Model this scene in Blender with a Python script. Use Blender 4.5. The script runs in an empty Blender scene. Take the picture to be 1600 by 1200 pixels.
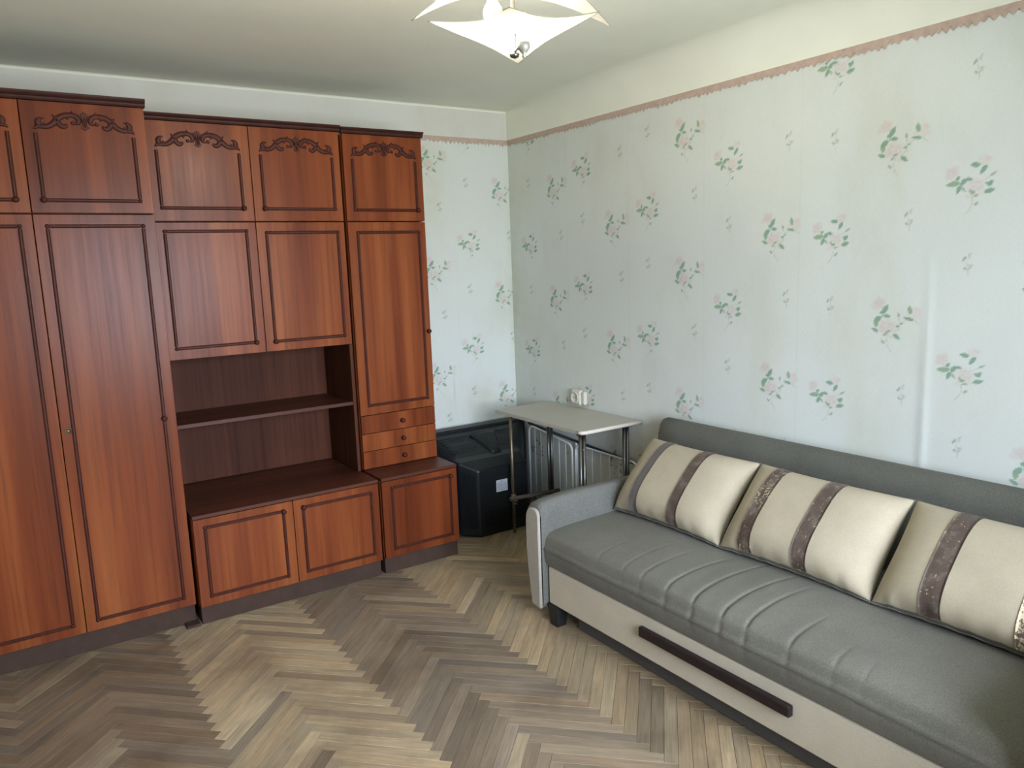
import bpy, math, random
import numpy as np
from mathutils import Vector, Matrix

random.seed(7)
RNG = np.random.default_rng(11)
SC = bpy.context.scene
COL = SC.collection


def lin(c):
    c = c / 255.0
    return c / 12.92 if c <= 0.04045 else ((c + 0.055) / 1.055) ** 2.4


def rgb(r, g, b):
    return (lin(r), lin(g), lin(b), 1.0)


# ------------------------------------------------------------------ camera
CAM = Vector((-2.7814, -4.1214, 1.5753))
FOC = 1191.65
YAW, PITCH, ROLL = [math.radians(a) for a in (-33.7203, -9.0677, -2.0724)]
FW = Vector((-math.sin(YAW) * math.cos(PITCH), math.cos(YAW) * math.cos(PITCH), math.sin(PITCH)))
_r = Vector((math.cos(YAW), math.sin(YAW), 0))
_u = _r.cross(FW)
RT = _r * math.cos(ROLL) + _u * math.sin(ROLL)
UP = _u * math.cos(ROLL) - _r * math.sin(ROLL)
cam_data = bpy.data.cameras.new('camera')
cam = bpy.data.objects.new('camera', cam_data)
COL.objects.link(cam)
cam_data.sensor_fit = 'HORIZONTAL'
cam_data.sensor_width = 36.0
cam_data.lens = FOC * 36.0 / 1600.0
cam_data.clip_start = 0.05
M = Matrix.Identity(4)
for i in range(3):
    M[i][0], M[i][1], M[i][2], M[i][3] = RT[i], UP[i], -FW[i], CAM[i]
cam.matrix_world = M
SC.camera = cam

# ------------------------------------------------------------------ sky, lights, exposure
ROOM_X0, ROOM_Y0, ROOM_Z = -3.2, -4.75, 2.503
WIN = (-2.45, -0.65, 0.72, 2.15)          # window in the front wall: x0, x1, z0, z1
world = bpy.data.worlds.new('overcast_sky')
SC.world = world
world.use_nodes = True
wn, wl = world.node_tree.nodes, world.node_tree.links
wn.clear()
w_out = wn.new('ShaderNodeOutputWorld')
w_bg = wn.new('ShaderNodeBackground')
w_tc = wn.new('ShaderNodeTexCoord')
w_sep = wn.new('ShaderNodeSeparateXYZ')
w_ramp = wn.new('ShaderNodeValToRGB')
wl.new(w_tc.outputs['Generated'], w_sep.inputs[0])
wl.new(w_sep.outputs['Z'], w_ramp.inputs[0])
e = w_ramp.color_ramp.elements
e[0].position, e[0].color = 0.0, (0.50, 0.54, 0.58, 1)
e[1].position, e[1].color = 0.06, (0.86, 0.97, 1.18, 1)
wl.new(w_ramp.outputs[0], w_bg.inputs[0])
w_bg.inputs[1].default_value = 9.0
wl.new(w_bg.outputs[0], w_out.inputs[0])

pl = bpy.data.lights.new('window_portal', 'AREA')
pl.shape = 'RECTANGLE'
pl.size, pl.size_y = WIN[1] - WIN[0], WIN[3] - WIN[2]
pl.cycles.is_portal = True
po = bpy.data.objects.new('window_portal', pl)
COL.objects.link(po)
po.location = ((WIN[0] + WIN[1]) / 2, ROOM_Y0 - 0.26, (WIN[2] + WIN[3]) / 2)
po.rotation_euler = (math.radians(90), 0, 0)

SC.view_settings.view_transform = 'Standard'
SC.view_settings.look = 'None'
SC.view_settings.gamma = 1.0
SC.view_settings.exposure = 1.92
SC.view_settings.use_curve_mapping = False
SC.cycles.use_denoising = True
SC.cycles.max_bounces = 10
SC.cycles.diffuse_bounces = 6


# ------------------------------------------------------------------ mesh helpers
class MB:
    """Collects shapes for one mesh object."""

    def __init__(self):
        self.v, self.f, self.s, self.m = [], [], [], []
        self.mat = 0

    def add(self, vs, fs, smooth=False):
        b = len(self.v)
        self.v += [tuple(p) for p in vs]
        for f in fs:
            self.f.append(tuple(i + b for i in f))
            self.s.append(smooth)
            self.m.append(self.mat)
        return self

    def box(self, x0, x1, y0, y1, z0, z1, c=0.0015):
        """Box with chamfered edges."""
        if x1 < x0: x0, x1 = x1, x0
        if y1 < y0: y0, y1 = y1, y0
        if z1 < z0: z0, z1 = z1, z0
        c = min(c, (x1 - x0) * .45, (y1 - y0) * .45, (z1 - z0) * .45)
        lo, hi = (x0, y0, z0), (x1, y1, z1)
        vs, idx = [], {}
        for sx in (0, 1):
            for sy in (0, 1):
                for sz in (0, 1):
                    s = (sx, sy, sz)
                    for ax in range(3):
                        p = []
                        for k in range(3):
                            base = hi[k] if s[k] else lo[k]
                            if k != ax:
                                base += -c if s[k] else c
                            p.append(base)
                        idx[(s, ax)] = len(vs)
                        vs.append(p)
        fs = []
        ctr = Vector(((x0 + x1) / 2, (y0 + y1) / 2, (z0 + z1) / 2))

        def face(ids):
            n = Vector((0, 0, 0))
            ps = [Vector(vs[i]) for i in ids]
            n = (ps[1] - ps[0]).cross(ps[2] - ps[0])
            mid = sum(ps, Vector((0, 0, 0))) / len(ps)
            fs.append(tuple(ids) if n.dot(mid - ctr) > 0 else tuple(reversed(ids)))

        for ax in range(3):
            a, b = [k for k in range(3) if k != ax]
            for side in (0, 1):
                q = []
                for (u, w) in ((0, 0), (1, 0), (1, 1), (0, 1)):
                    s = [0, 0, 0]
                    s[ax], s[a], s[b] = side, u, w
                    q.append(idx[(tuple(s), ax)])
                face(q)
            for u in (0, 1):
                for w in (0, 1):
                    s0, s1 = [0, 0, 0], [0, 0, 0]
                    s0[ax], s1[ax] = 0, 1
                    s0[a] = s1[a] = u
                    s0[b] = s1[b] = w
                    s0, s1 = tuple(s0), tuple(s1)
                    face([idx[(s0, a)], idx[(s1, a)], idx[(s1, b)], idx[(s0, b)]])
        for sx in (0, 1):
            for sy in (0, 1):
                for sz in (0, 1):
                    s = (sx, sy, sz)
                    face([idx[(s, 0)], idx[(s, 1)], idx[(s, 2)]])
        return self.add(vs, fs)

    def loft(self, rings, closed=True, cap=True, smooth=True):
        n = len(rings[0])
        vs, fs = [], []
        for r in rings:
            vs += [tuple(p) for p in r]
        for i in range(len(rings) - 1):
            for j in range(n if closed else n - 1):
                k = (j + 1) % n
                fs.append((i * n + j, i * n + k, (i + 1) * n + k, (i + 1) * n + j))
        b0 = len(self.f)
        self.add(vs, fs, smooth)
        if cap and closed:
            base = len(self.v) - len(vs)
            for ids in (tuple(reversed(range(n))), tuple((len(rings) - 1) * n + j for j in range(n))):
                self.f.append(tuple(base + i for i in ids))
                self.s.append(False)
                self.m.append(self.mat)
        return self

    def tube(self, pts, r, n=10, cap=True):
        pts = [Vector(p) for p in pts]
        rs = r if isinstance(r, (list, tuple)) else [r] * len(pts)
        rings = []
        ref = None
        for i, p in enumerate(pts):
            t = (pts[min(i + 1, len(pts) - 1)] - pts[max(i - 1, 0)]).normalized()
            if ref is None:
                ref = Vector((0, 0, 1)) if abs(t.z) < .9 else Vector((1, 0, 0))
            a = (ref - t * ref.dot(t)).normalized()
            ref = a
            b = t.cross(a)
            rings.append([p + a * (rs[i] * math.cos(2 * math.pi * k / n)) + b * (rs[i] * math.sin(2 * math.pi * k / n)) for k in range(n)])
        return self.loft(rings, True, cap, True)

    def lathe(self, origin, axis, prof, n=14):
        """prof: list of (radius, distance along the axis)."""
        o, ax = Vector(origin), Vector(axis).normalized()
        a = ax.orthogonal().normalized()
        b = ax.cross(a)
        rings = [[o + ax * d + a * (r * math.cos(2 * math.pi * k / n)) + b * (r * math.sin(2 * math.pi * k / n)) for k in range(n)] for r, d in prof]
        return self.loft(rings, True, True, True)

    def prism(self, poly, o, ex, ey, depth, c=0.0):
        """Polygon in the plane (o, ex, ey) pushed out by the vector depth; c shrinks the outer face for a bevelled look."""
        o, ex, ey, d = Vector(o), Vector(ex), Vector(ey), Vector(depth)
        n = len(poly)
        if c:
            cx = sum(p[0] for p in poly) / n
            cy = sum(p[1] for p in poly) / n
        a = [o + ex * p[0] + ey * p[1] for p in poly]
        b = [q + d for q in a]
        fs = [tuple(range(n))[::-1], tuple(range(n, 2 * n))]
        fs += [(i, (i + 1) % n, n + (i + 1) % n, n + i) for i in range(n)]
        return self.add(a + b, fs)


def obj(name, mb, mat, parent=None, loc=None, sub=0, label=None):
    """Links one mesh object; vertices are given in world coordinates and stored relative to the thing's base."""
    base = Vector(loc) if loc is not None else Vector((0, 0, 0))
    root = parent
    while root is not None:
        base = root.location.copy() if root.parent is None else base
        root = root.parent
    me = bpy.data.meshes.new(name)
    me.from_pydata([(p[0] - base.x, p[1] - base.y, p[2] - base.z) for p in mb.v], [], mb.f)
    me.polygons.foreach_set('use_smooth', mb.s)
    mats = mat if isinstance(mat, (list, tuple)) else [mat]
    for m in mats:
        me.materials.append(m)
    if len(mats) > 1:
        me.polygons.foreach_set('material_index', mb.m)
    me.update()
    o = bpy.data.objects.new(name, me)
    COL.objects.link(o)
    if parent is not None:
        o.parent = parent
    elif loc is not None:
        o.location = base
    if sub:
        md = o.modifiers.new('smooth', 'SUBSURF')
        md.levels = md.render_levels = sub
    if label:
        o['label'] = label
    return o


def thing(name, label, cat, loc, group=None):
    o = bpy.data.objects.new(name, None)
    COL.objects.link(o)
    o.location = loc
    o['label'], o['category'] = label, cat
    if group:
        o['group'] = group
    return o


def struct(o):
    o['kind'] = 'structure'
    return o


# ------------------------------------------------------------------ materials
def new_mat(name):
    m = bpy.data.materials.new(name)
    m.use_nodes = True
    nt = m.node_tree
    return m, nt.nodes, nt.links, nt.nodes['Principled BSDF']


def noise(N, L, vec, scale, detail=4, rough=.55, sc=None, loc=None):
    mp = N.new('ShaderNodeMapping')
    if sc:
        mp.inputs['Scale'].default_value = sc
    L.new(vec, mp.inputs['Vector'])
    if loc is not None:
        L.new(loc, mp.inputs['Location'])
    t = N.new('ShaderNodeTexNoise')
    t.inputs['Scale'].default_value = scale
    t.inputs['Detail'].default_value = detail
    t.inputs['Roughness'].default_value = rough
    L.new(mp.outputs[0], t.inputs['Vector'])
    return t.outputs['Fac']


def ramp(N, L, fac, stops):
    r = N.new('ShaderNodeValToRGB')
    els = r.color_ramp.elements
    while len(els) < len(stops):
        els.new(.5)
    for el, (p, c) in zip(els, stops):
        el.position, el.color = p, c
    L.new(fac, r.inputs[0])
    return r.outputs[0]


def mix(N, L, fac, a, b, mode='MIX'):
    m = N.new('ShaderNodeMix')
    m.data_type = 'RGBA'
    m.blend_type = mode
    for sock, v in ((m.inputs['Factor'], fac), (m.inputs['A'], a), (m.inputs['B'], b)):
        if hasattr(v, 'is_output') or hasattr(v, 'links'):
            L.new(v, sock)
        else:
            sock.default_value = v
    for inp in m.inputs:
        if inp.type == 'RGBA' and inp.name in 'AB':
            pass
    return [o for o in m.outputs if o.type == 'RGBA'][0]


def mixc(N, L, fac, a, b, mode='MIX'):
    m = N.new('ShaderNodeMixRGB')
    m.blend_type = mode
    for i, v in enumerate((fac, a, b)):
        if isinstance(v, bpy.types.NodeSocket):
            L.new(v, m.inputs[i])
        else:
            m.inputs[i].default_value = v
    return m.outputs[0]


def bump(N, L, B, h, strength=.2, dist=.002):
    b = N.new('ShaderNodeBump')
    b.inputs['Strength'].default_value = strength
    b.inputs['Distance'].default_value = dist
    L.new(h, b.inputs['Height'])
    L.new(b.outputs[0], B.inputs['Normal'])


def wood_mat(name, dark, midc, light, rough=.36, grain_axis=2, spec=.5, flame=1.0):
    m, N, L, B = new_mat(name)
    tc = N.new('ShaderNodeTexCoord')
    oi = N.new('ShaderNodeObjectInfo')
    off = N.new('ShaderNodeVectorMath')
    off.operation = 'SCALE'
    off.inputs[0].default_value = (7.3, 3.1, 5.7)
    L.new(oi.outputs['Random'], off.inputs['Scale'])
    sc_f = [60, 60, 60]; sc_f[grain_axis] = 1.6
    sc_b = [7.5, 7.5, 7.5]; sc_b[grain_axis] = .35
    fine = noise(N, L, tc.outputs['Object'], 1.0, 5, .6, sc_f, off.outputs[0])
    broad = noise(N, L, tc.outputs['Object'], 1.0, 2, .5, sc_b, off.outputs[0])
    c1 = ramp(N, L, broad, [(.30, dark), (.52, midc), (.72, light)])
    c2 = ramp(N, L, fine, [(.25, (.62, .58, .55, 1)), (.5, (.95, .95, .95, 1)), (.8, (1.12, 1.1, 1.08, 1))])
    c = mixc(N, L, 1.0, c1, c2, 'MULTIPLY')
    L.new(c, B.inputs['Base Color'])
    rr = ramp(N, L, fine, [(.2, (rough + .07,) * 3 + (1,)), (.8, (rough - .03,) * 3 + (1,))])
    L.new(rr, B.inputs['Roughness'])
    B.inputs['Specular IOR Level'].default_value = spec
    bump(N, L, B, fine, .03, .001)
    return m


def plain_mat(name, col, rough=.6, spec=.5, metal=0.0, nscale=0, namt=.1, bumpy=0, bscale=400):
    m, N, L, B = new_mat(name)
    B.inputs['Roughness'].default_value = rough
    B.inputs['Specular IOR Level'].default_value = spec
    B.inputs['Metallic'].default_value = metal
    tc = N.new('ShaderNodeTexCoord')
    if nscale:
        f = noise(N, L, tc.outputs['Object'], nscale, 4)
        lo = tuple(c * (1 - namt) for c in col[:3]) + (1,)
        hi = tuple(min(1, c * (1 + namt)) for c in col[:3]) + (1,)
        L.new(ramp(N, L, f, [(.3, lo), (.7, hi)]), B.inputs['Base Color'])
    else:
        B.inputs['Base Color'].default_value = col
    if bumpy:
        h = noise(N, L, tc.outputs['Object'], bscale, 2)
        bump(N, L, B, h, bumpy, .001)
    return m


def fabric_mat(name, col, weave=280, amt=.16, rough=.9, worn=.08, melange=None):
    m, N, L, B = new_mat(name)
    tc = N.new('ShaderNodeTexCoord')
    f = noise(N, L, tc.outputs['Object'], weave, 2, .7)
    g = noise(N, L, tc.outputs['Object'], 6, 4, .6)
    lo = tuple(c * (1 - amt) for c in col[:3]) + (1,)
    hi = tuple(min(1, c * (1 + amt)) for c in col[:3]) + (1,)
    c1 = ramp(N, L, f, [(.3, lo), (.7, hi)])
    c2 = ramp(N, L, g, [(.3, (1 - worn,) * 3 + (1,)), (.7, (1 + worn,) * 3 + (1,))])
    L.new(mixc(N, L, 1.0, c1, c2, 'MULTIPLY'), B.inputs['Base Color'])
    B.inputs['Roughness'].default_value = rough
    B.inputs['Specular IOR Level'].default_value = .15
    B.inputs['Sheen Weight'].default_value = .04
    bump(N, L, B, f, .25, .0008)
    return m


WOOD = wood_mat('red_brown_veneer', rgb(94, 44, 24), rgb(123, 62, 33), rgb(148, 84, 45), .28, 2, .18)
WOOD_TOP = wood_mat('dark_veneer_top', rgb(70, 36, 25), rgb(82, 44, 31), rgb(94, 52, 36), .42, 0, .3)
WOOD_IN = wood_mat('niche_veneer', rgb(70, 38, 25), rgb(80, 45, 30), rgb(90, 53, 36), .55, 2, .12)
MOLD = plain_mat('dark_moulding_lacquer', rgb(70, 32, 22), .5, .22, 0, 30, .2)
CORN = plain_mat('dark_cornice_lacquer', rgb(60, 30, 24), .5, .25, 0, 20, .2)
PLINTH = plain_mat('plinth_brown', rgb(70, 54, 46), .7, .15, 0, 20, .12)
GAP = plain_mat('cabinet_gap_dark', rgb(30, 20, 17), .8, .2)
BRASS_OLD = plain_mat('aged_lock_metal', rgb(110, 96, 70), .4, .5, .9)
CEIL = plain_mat('white_plaster', rgb(228, 229, 214), .9, .2, 0, 3, .03, .08, 60)
TRIM = plain_mat('pink_brown_paper_border', rgb(186, 164, 150), .85, .2, 0, 40, .10)
CHROME = plain_mat('dull_chrome', rgb(120, 120, 118), .34, .5, 1.0)
DULL_TUBE = plain_mat('worn_brass_tube', rgb(124, 112, 92), .42, .5, .8, 30, .15)
LAMINATE = plain_mat('grey_white_laminate', rgb(182, 178, 166), .5, .4, 0, 8, .03)
LAM_EDGE = plain_mat('pale_laminate_edge', rgb(214, 206, 192), .5, .5)
WHITE_WIRE = plain_mat('white_coated_wire', rgb(238, 242, 242), .45, .4)
DARK_METAL = plain_mat('dark_painted_tube', rgb(62, 66, 68), .4, .5, .5)
RAIL = plain_mat('brown_grey_rail', rgb(92, 82, 74), .6, .4, 0, 30, .15)
TVBLACK = plain_mat('black_moulded_plastic', rgb(17, 22, 25), .45, .4, 0, 60, .1, .1, 900)
TVDARK = plain_mat('black_vent_plastic', rgb(12, 15, 17), .6, .3)
PAPER = plain_mat('white_sticker_paper', rgb(190, 196, 204), .6, .4)
INK = plain_mat('grey_print', rgb(120, 126, 136), .7, .3)
SOCKET = plain_mat('cream_socket_plastic', rgb(208, 204, 188), .35, .5)
SOCKET_D = plain_mat('socket_hole_dark', rgb(70, 70, 62), .6, .3)
GREY_FAB = fabric_mat('grey_sofa_cloth', rgb(110, 108, 98), 260, .22)
GREY_DARK = fabric_mat('dark_grey_backrest_cloth', rgb(94, 94, 86), 260, .22)
ARM_FAB = fabric_mat('light_grey_arm_cloth', rgb(104, 104, 98), 260, .24)
BEIGE = fabric_mat('beige_sofa_cloth', rgb(192, 183, 164), 260, .09, .9, .05)
FACING = fabric_mat('arm_facing_cloth', rgb(166, 160, 147), 260, .16, .9, .06)
CUSH = fabric_mat('beige_cushion_cloth', rgb(174, 163, 140), 260, .07, .85, .07)
SKIRT = plain_mat('dark_grey_underbox', rgb(84, 82, 80), .8, .2, 0, 200, .1)
WENGE = plain_mat('dark_wenge_wood', rgb(40, 31, 30), .45, .25, 0, 30, .2)
FOOT = plain_mat('black_plastic_foot', rgb(34, 34, 36), .5, .4)
FRAME_W = plain_mat('white_window_paint', rgb(225, 225, 220), .4, .5)


def strip_mat():
    """Brown faux leather strip, worn and flaking so that the pale backing shows."""
    m, N, L, B = new_mat('flaking_brown_strip')
    tc = N.new('ShaderNodeTexCoord')
    oi = N.new('ShaderNodeObjectInfo')
    a = noise(N, L, tc.outputs['Object'], 14, 5, .65)
    c = ramp(N, L, a, [(.3, rgb(72, 57, 50)), (.52, rgb(90, 76, 68)), (.68, rgb(126, 116, 106))])
    fl = noise(N, L, tc.outputs['Object'], 75, 4, .75)
    # obj.color red channel = amount of flaking
    sep = N.new('ShaderNodeSeparateColor')
    L.new(oi.outputs['Color'], sep.inputs[0])
    big = noise(N, L, tc.outputs['Object'], 9, 2)
    s1 = N.new('ShaderNodeMath'); s1.operation = 'MULTIPLY_ADD'
    L.new(sep.outputs[0], s1.inputs[0]); s1.inputs[1].default_value = .30
    L.new(fl, s1.inputs[2])
    s2 = N.new('ShaderNodeMath'); s2.operation = 'MULTIPLY_ADD'
    L.new(big, s2.inputs[0]); s2.inputs[1].default_value = .25
    L.new(s1.outputs[0], s2.inputs[2])
    k = ramp(N, L, s2.outputs[0], [(.90, (0, 0, 0, 1)), (.93, (1, 1, 1, 1))])
    L.new(mixc(N, L, k, c, rgb(205, 186, 150)), B.inputs['Base Color'])
    B.inputs['Roughness'].default_value = .48
    bump(N, L, B, fl, .3, .001)
    return m


STRIP = strip_mat()
STRIP_GREY = fabric_mat('grey_cloth_strip', rgb(108, 100, 94), 260, .16, .8)


def parquet_mat(name, separate):
    m, N, L, B = new_mat(name)
    uv = N.new('ShaderNodeUVMap')
    geo = N.new('ShaderNodeNewGeometry')
    oi = N.new('ShaderNodeObjectInfo')
    if separate:
        base = oi.outputs['Color']
        off = N.new('ShaderNodeVectorMath'); off.operation = 'SCALE'
        off.inputs[0].default_value = (13.7, 31.3, 0)
        L.new(oi.outputs['Random'], off.inputs['Scale'])
        loc = off.outputs[0]
    else:
        at = N.new('ShaderNodeAttribute'); at.attribute_name = 'plank_colour'
        base = at.outputs['Color']
        loc = None
    gr = noise(N, L, uv.outputs[0], 1.0, 5, .62, (7, 190, 1), loc)
    gb = noise(N, L, uv.outputs[0], 1.0, 3, .55, (4, 40, 1), loc)
    c = mixc(N, L, 1.0, base, ramp(N, L, gr, [(.28, (.70, .68, .66, 1)), (.52, (1, 1, 1, 1)), (.8, (1.14, 1.12, 1.08, 1))]), 'MULTIPLY')
    c = mixc(N, L, 1.0, c, ramp(N, L, gb, [(.3, (.84, .83, .82, 1)), (.7, (1.14, 1.13, 1.1, 1))]), 'MULTIPLY')
    # ground-in dirt and worn lacquer, in room coordinates
    d1 = noise(N, L, geo.outputs['Position'], 2.3, 5, .62)
    c = mixc(N, L, 1.0, c, ramp(N, L, d1, [(.32, (.66, .64, .64, 1)), (.5, (1, 1, 1, 1)), (.72, (1.16, 1.15, 1.14, 1))]), 'MULTIPLY')
    d2 = noise(N, L, geo.outputs['Position'], 9, 4, .6)
    c = mixc(N, L, ramp(N, L, d2, [(.55, (0, 0, 0, 1)), (.8, (.35, .35, .35, 1))]), c, rgb(120, 114, 106))
    L.new(c, B.inputs['Base Color'])
    L.new(ramp(N, L, d1, [(.3, (.42,) * 3 + (1,)), (.7, (.6,) * 3 + (1,))]), B.inputs['Roughness'])
    B.inputs['Specular IOR Level'].default_value = .4
    bump(N, L, B, gr, .12, .001)
    return m


PARQ_ONE = parquet_mat('worn_oak_plank', True)
PARQ_MANY = parquet_mat('worn_oak_planks', False)
SUBFLOOR = plain_mat('dark_joint_dirt', rgb(40, 34, 28), .9, .1)


def wall_mat():
    m, N, L, B = new_mat('floral_wallpaper')
    at = N.new('ShaderNodeAttribute'); at.attribute_name = 'print'
    geo = N.new('ShaderNodeNewGeometry')
    st = noise(N, L, geo.outputs['Position'], 2.2, 5, .6, (1, 1, .5))
    c = mixc(N, L, 1.0, at.outputs['Color'], ramp(N, L, st, [(.3, (.93, .915, .86, 1)), (.5, (1, 1, 1, 1)), (.8, (1.02, 1.02, 1.02, 1))]), 'MULTIPLY')
    we = noise(N, L, geo.outputs['Position'], 1.0, 3, .6, (60, 60, 420))
    we2 = noise(N, L, geo.outputs['Position'], 1.0, 3, .6, (420, 420, 60))
    w = mixc(N, L, .5, we, we2)
    c = mixc(N, L, 1.0, c, ramp(N, L, w, [(.35, (.955, .955, .955, 1)), (.65, (1.03, 1.03, 1.03, 1))]), 'MULTIPLY')
    L.new(c, B.inputs['Base Color'])
    B.inputs['Roughness'].default_value = .8
    B.inputs['Specular IOR Level'].default_value = .25
    bump(N, L, B, w, .15, .001)
    return m


WALLPAPER = wall_mat()

# ------------------------------------------------------------------ wallpaper print (painted as flat colour into the wall's own mesh)
PAPER_RGB = np.array([lin(210), lin(215), lin(209)])
PLASTER_RGB = np.array([lin(208), lin(208), lin(200)])
TRIM_Z = 2.3256
GREEN, GREEN2, GREY_G = (.37, .55, .44), (.46, .60, .43), (.56, .61, .55)
PINK, ROSE, PALE, STEM = (1.0, .905, .91), (.985, .845, .865), (1.0, .95, .94), (.72, .76, .70)
# each: ('L', x0, y0, x1, y1, width, colour) leaf, ('B', x, y, rx, ry, colour) petal cloud, ('S', [points], width, colour) stem
MOTIF_A = [('B', 290, 305, 115, 115, ROSE), ('B', 190, 375, 60, 50, PINK), ('B', 330, 270, 60, 40, ROSE), ('B', 415, 655, 165, 140, PINK), ('B', 400, 600, 90, 60, PALE), ('B', 330, 720, 80, 80, ROSE),
           ('B', 880, 370, 100, 130, PINK), ('B', 890, 300, 45, 45, ROSE), ('B', 740, 410, 50, 35, PINK), ('B', 490, 815, 60, 50, PINK), ('B', 570, 690, 60, 50, PALE),
           ('L', 330, 480, 442, 295, 84, GREEN), ('L', 290, 470, 345, 430, 50, GREEN), ('L', 358, 500, 480, 490, 62, GREEN), ('L', 322, 515, 190, 640, 92, GREEN), ('L', 240, 560, 230, 720, 90, GREEN2), ('L', 272, 785, 150, 742, 62, GREEN),
           ('L', 795, 395, 768, 255, 74, GREEN2), ('L', 840, 480, 675, 468, 52, GREEN), ('L', 515, 765, 622, 842, 66, GREEN), ('L', 372, 962, 310, 908, 42, GREY_G),
           ('L', 625, 615, 545, 642, 38, GREEN), ('L', 608, 478, 598, 410, 46, GREY_G), ('L', 385, 775, 485, 715, 46, GREY_G), ('L', 410, 795, 345, 822, 40, GREY_G), ('L', 670, 570, 612, 582, 26, GREEN),
           ('S', [(430, 800), (402, 900), (418, 1000), (485, 1080)], 11, STEM), ('S', [(520, 750), (598, 685), (622, 575), (720, 500), (840, 480), (920, 525)], 10, STEM),
           ('S', [(615, 570), (608, 470), (600, 390)], 8, STEM), ('S', [(345, 500), (355, 610)], 10, STEM), ('S', [(330, 440), (345, 510)], 12, GREEN),
           ('S', [(330, 640), (400, 610), (470, 640), (430, 700)], 9, (.86, .77, .775)), ('S', [(300, 700), (340, 660), (360, 730)], 9, (.86, .77, .775)), ('S', [(450, 600), (520, 640), (500, 720)], 9, (.86, .77, .775)), ('S', [(230, 290), (280, 330), (340, 270)], 9, (.86, .77, .775))]
MOTIF_B = [('B', 262, 455, 120, 115, ROSE), ('B', 340, 390, 45, 65, PINK), ('B', 200, 530, 60, 40, ROSE), ('B', 650, 650, 175, 135, PINK), ('B', 560, 650, 90, 100, PALE), ('B', 520, 820, 60, 45, PINK), ('B', 500, 690, 70, 60, PALE),
           ('B', 790, 245, 125, 85, PINK), ('B', 840, 220, 50, 40, ROSE), ('B', 730, 760, 90, 45, PALE),
           ('L', 395, 610, 160, 648, 90, GREEN2), ('L', 330, 560, 402, 505, 54, GREEN), ('L', 405, 640, 338, 785, 72, GREEN), ('L', 410, 640, 500, 530, 80, GREEN), ('L', 480, 545, 600, 548, 58, GREEN), ('L', 400, 655, 485, 748, 40, GREY_G),
           ('L', 722, 322, 555, 318, 76, GREEN), ('L', 820, 318, 715, 465, 74, GREEN), ('L', 860, 492, 972, 425, 38, GREY_G), ('L', 830, 650, 918, 552, 72, GREEN), ('L', 795, 610, 870, 590, 40, GREEN), ('L', 770, 748, 948, 688, 78, GREEN),
           ('L', 615, 960, 692, 892, 44, GREY_G), ('L', 605, 808, 695, 792, 40, GREY_G), ('L', 560, 768, 645, 735, 54, GREEN2), ('L', 540, 700, 575, 770, 36, GREEN2),
           ('S', [(585, 800), (592, 920), (540, 1030), (460, 1105)], 11, STEM), ('S', [(790, 545), (870, 490)], 9, STEM), ('S', [(350, 560), (400, 625), (450, 600)], 12, GREEN),
           ('S', [(540, 620), (600, 580), (680, 600), (740, 560)], 9, (.86, .77, .775)), ('S', [(560, 700), (600, 650), (690, 700), (760, 650)], 9, (.86, .77, .775)), ('S', [(180, 440), (250, 420), (300, 470)], 9, (.86, .77, .775))]
MOTIF_S = [('L', 710, 300, 585, 480, 95, GREY_G), ('L', 760, 320, 890, 180, 85, (.78, .80, .78)), ('L', 770, 360, 880, 340, 60, (.80, .80, .79)), ('L', 750, 620, 950, 610, 80, (.74, .79, .75)),
           ('L', 745, 770, 620, 670, 80, GREY_G), ('L', 770, 750, 925, 650, 75, (.70, .78, .70)), ('S', [(770, 300), (750, 600), (792, 800), (775, 980)], 24, (.78, .80, .77))]
# (motif, centre in drawing units, metres per unit along and up)
SPEC = {'A': (MOTIF_A, 390, 630, (.000241, .00001, -.000034, -.000227)), 'B': (MOTIF_B, 570, 560, (.000204, .000012, -.000022, -.000211)), 'S': (MOTIF_S, 760, 580, (.000098, 0, 0, -.0001))}


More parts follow.
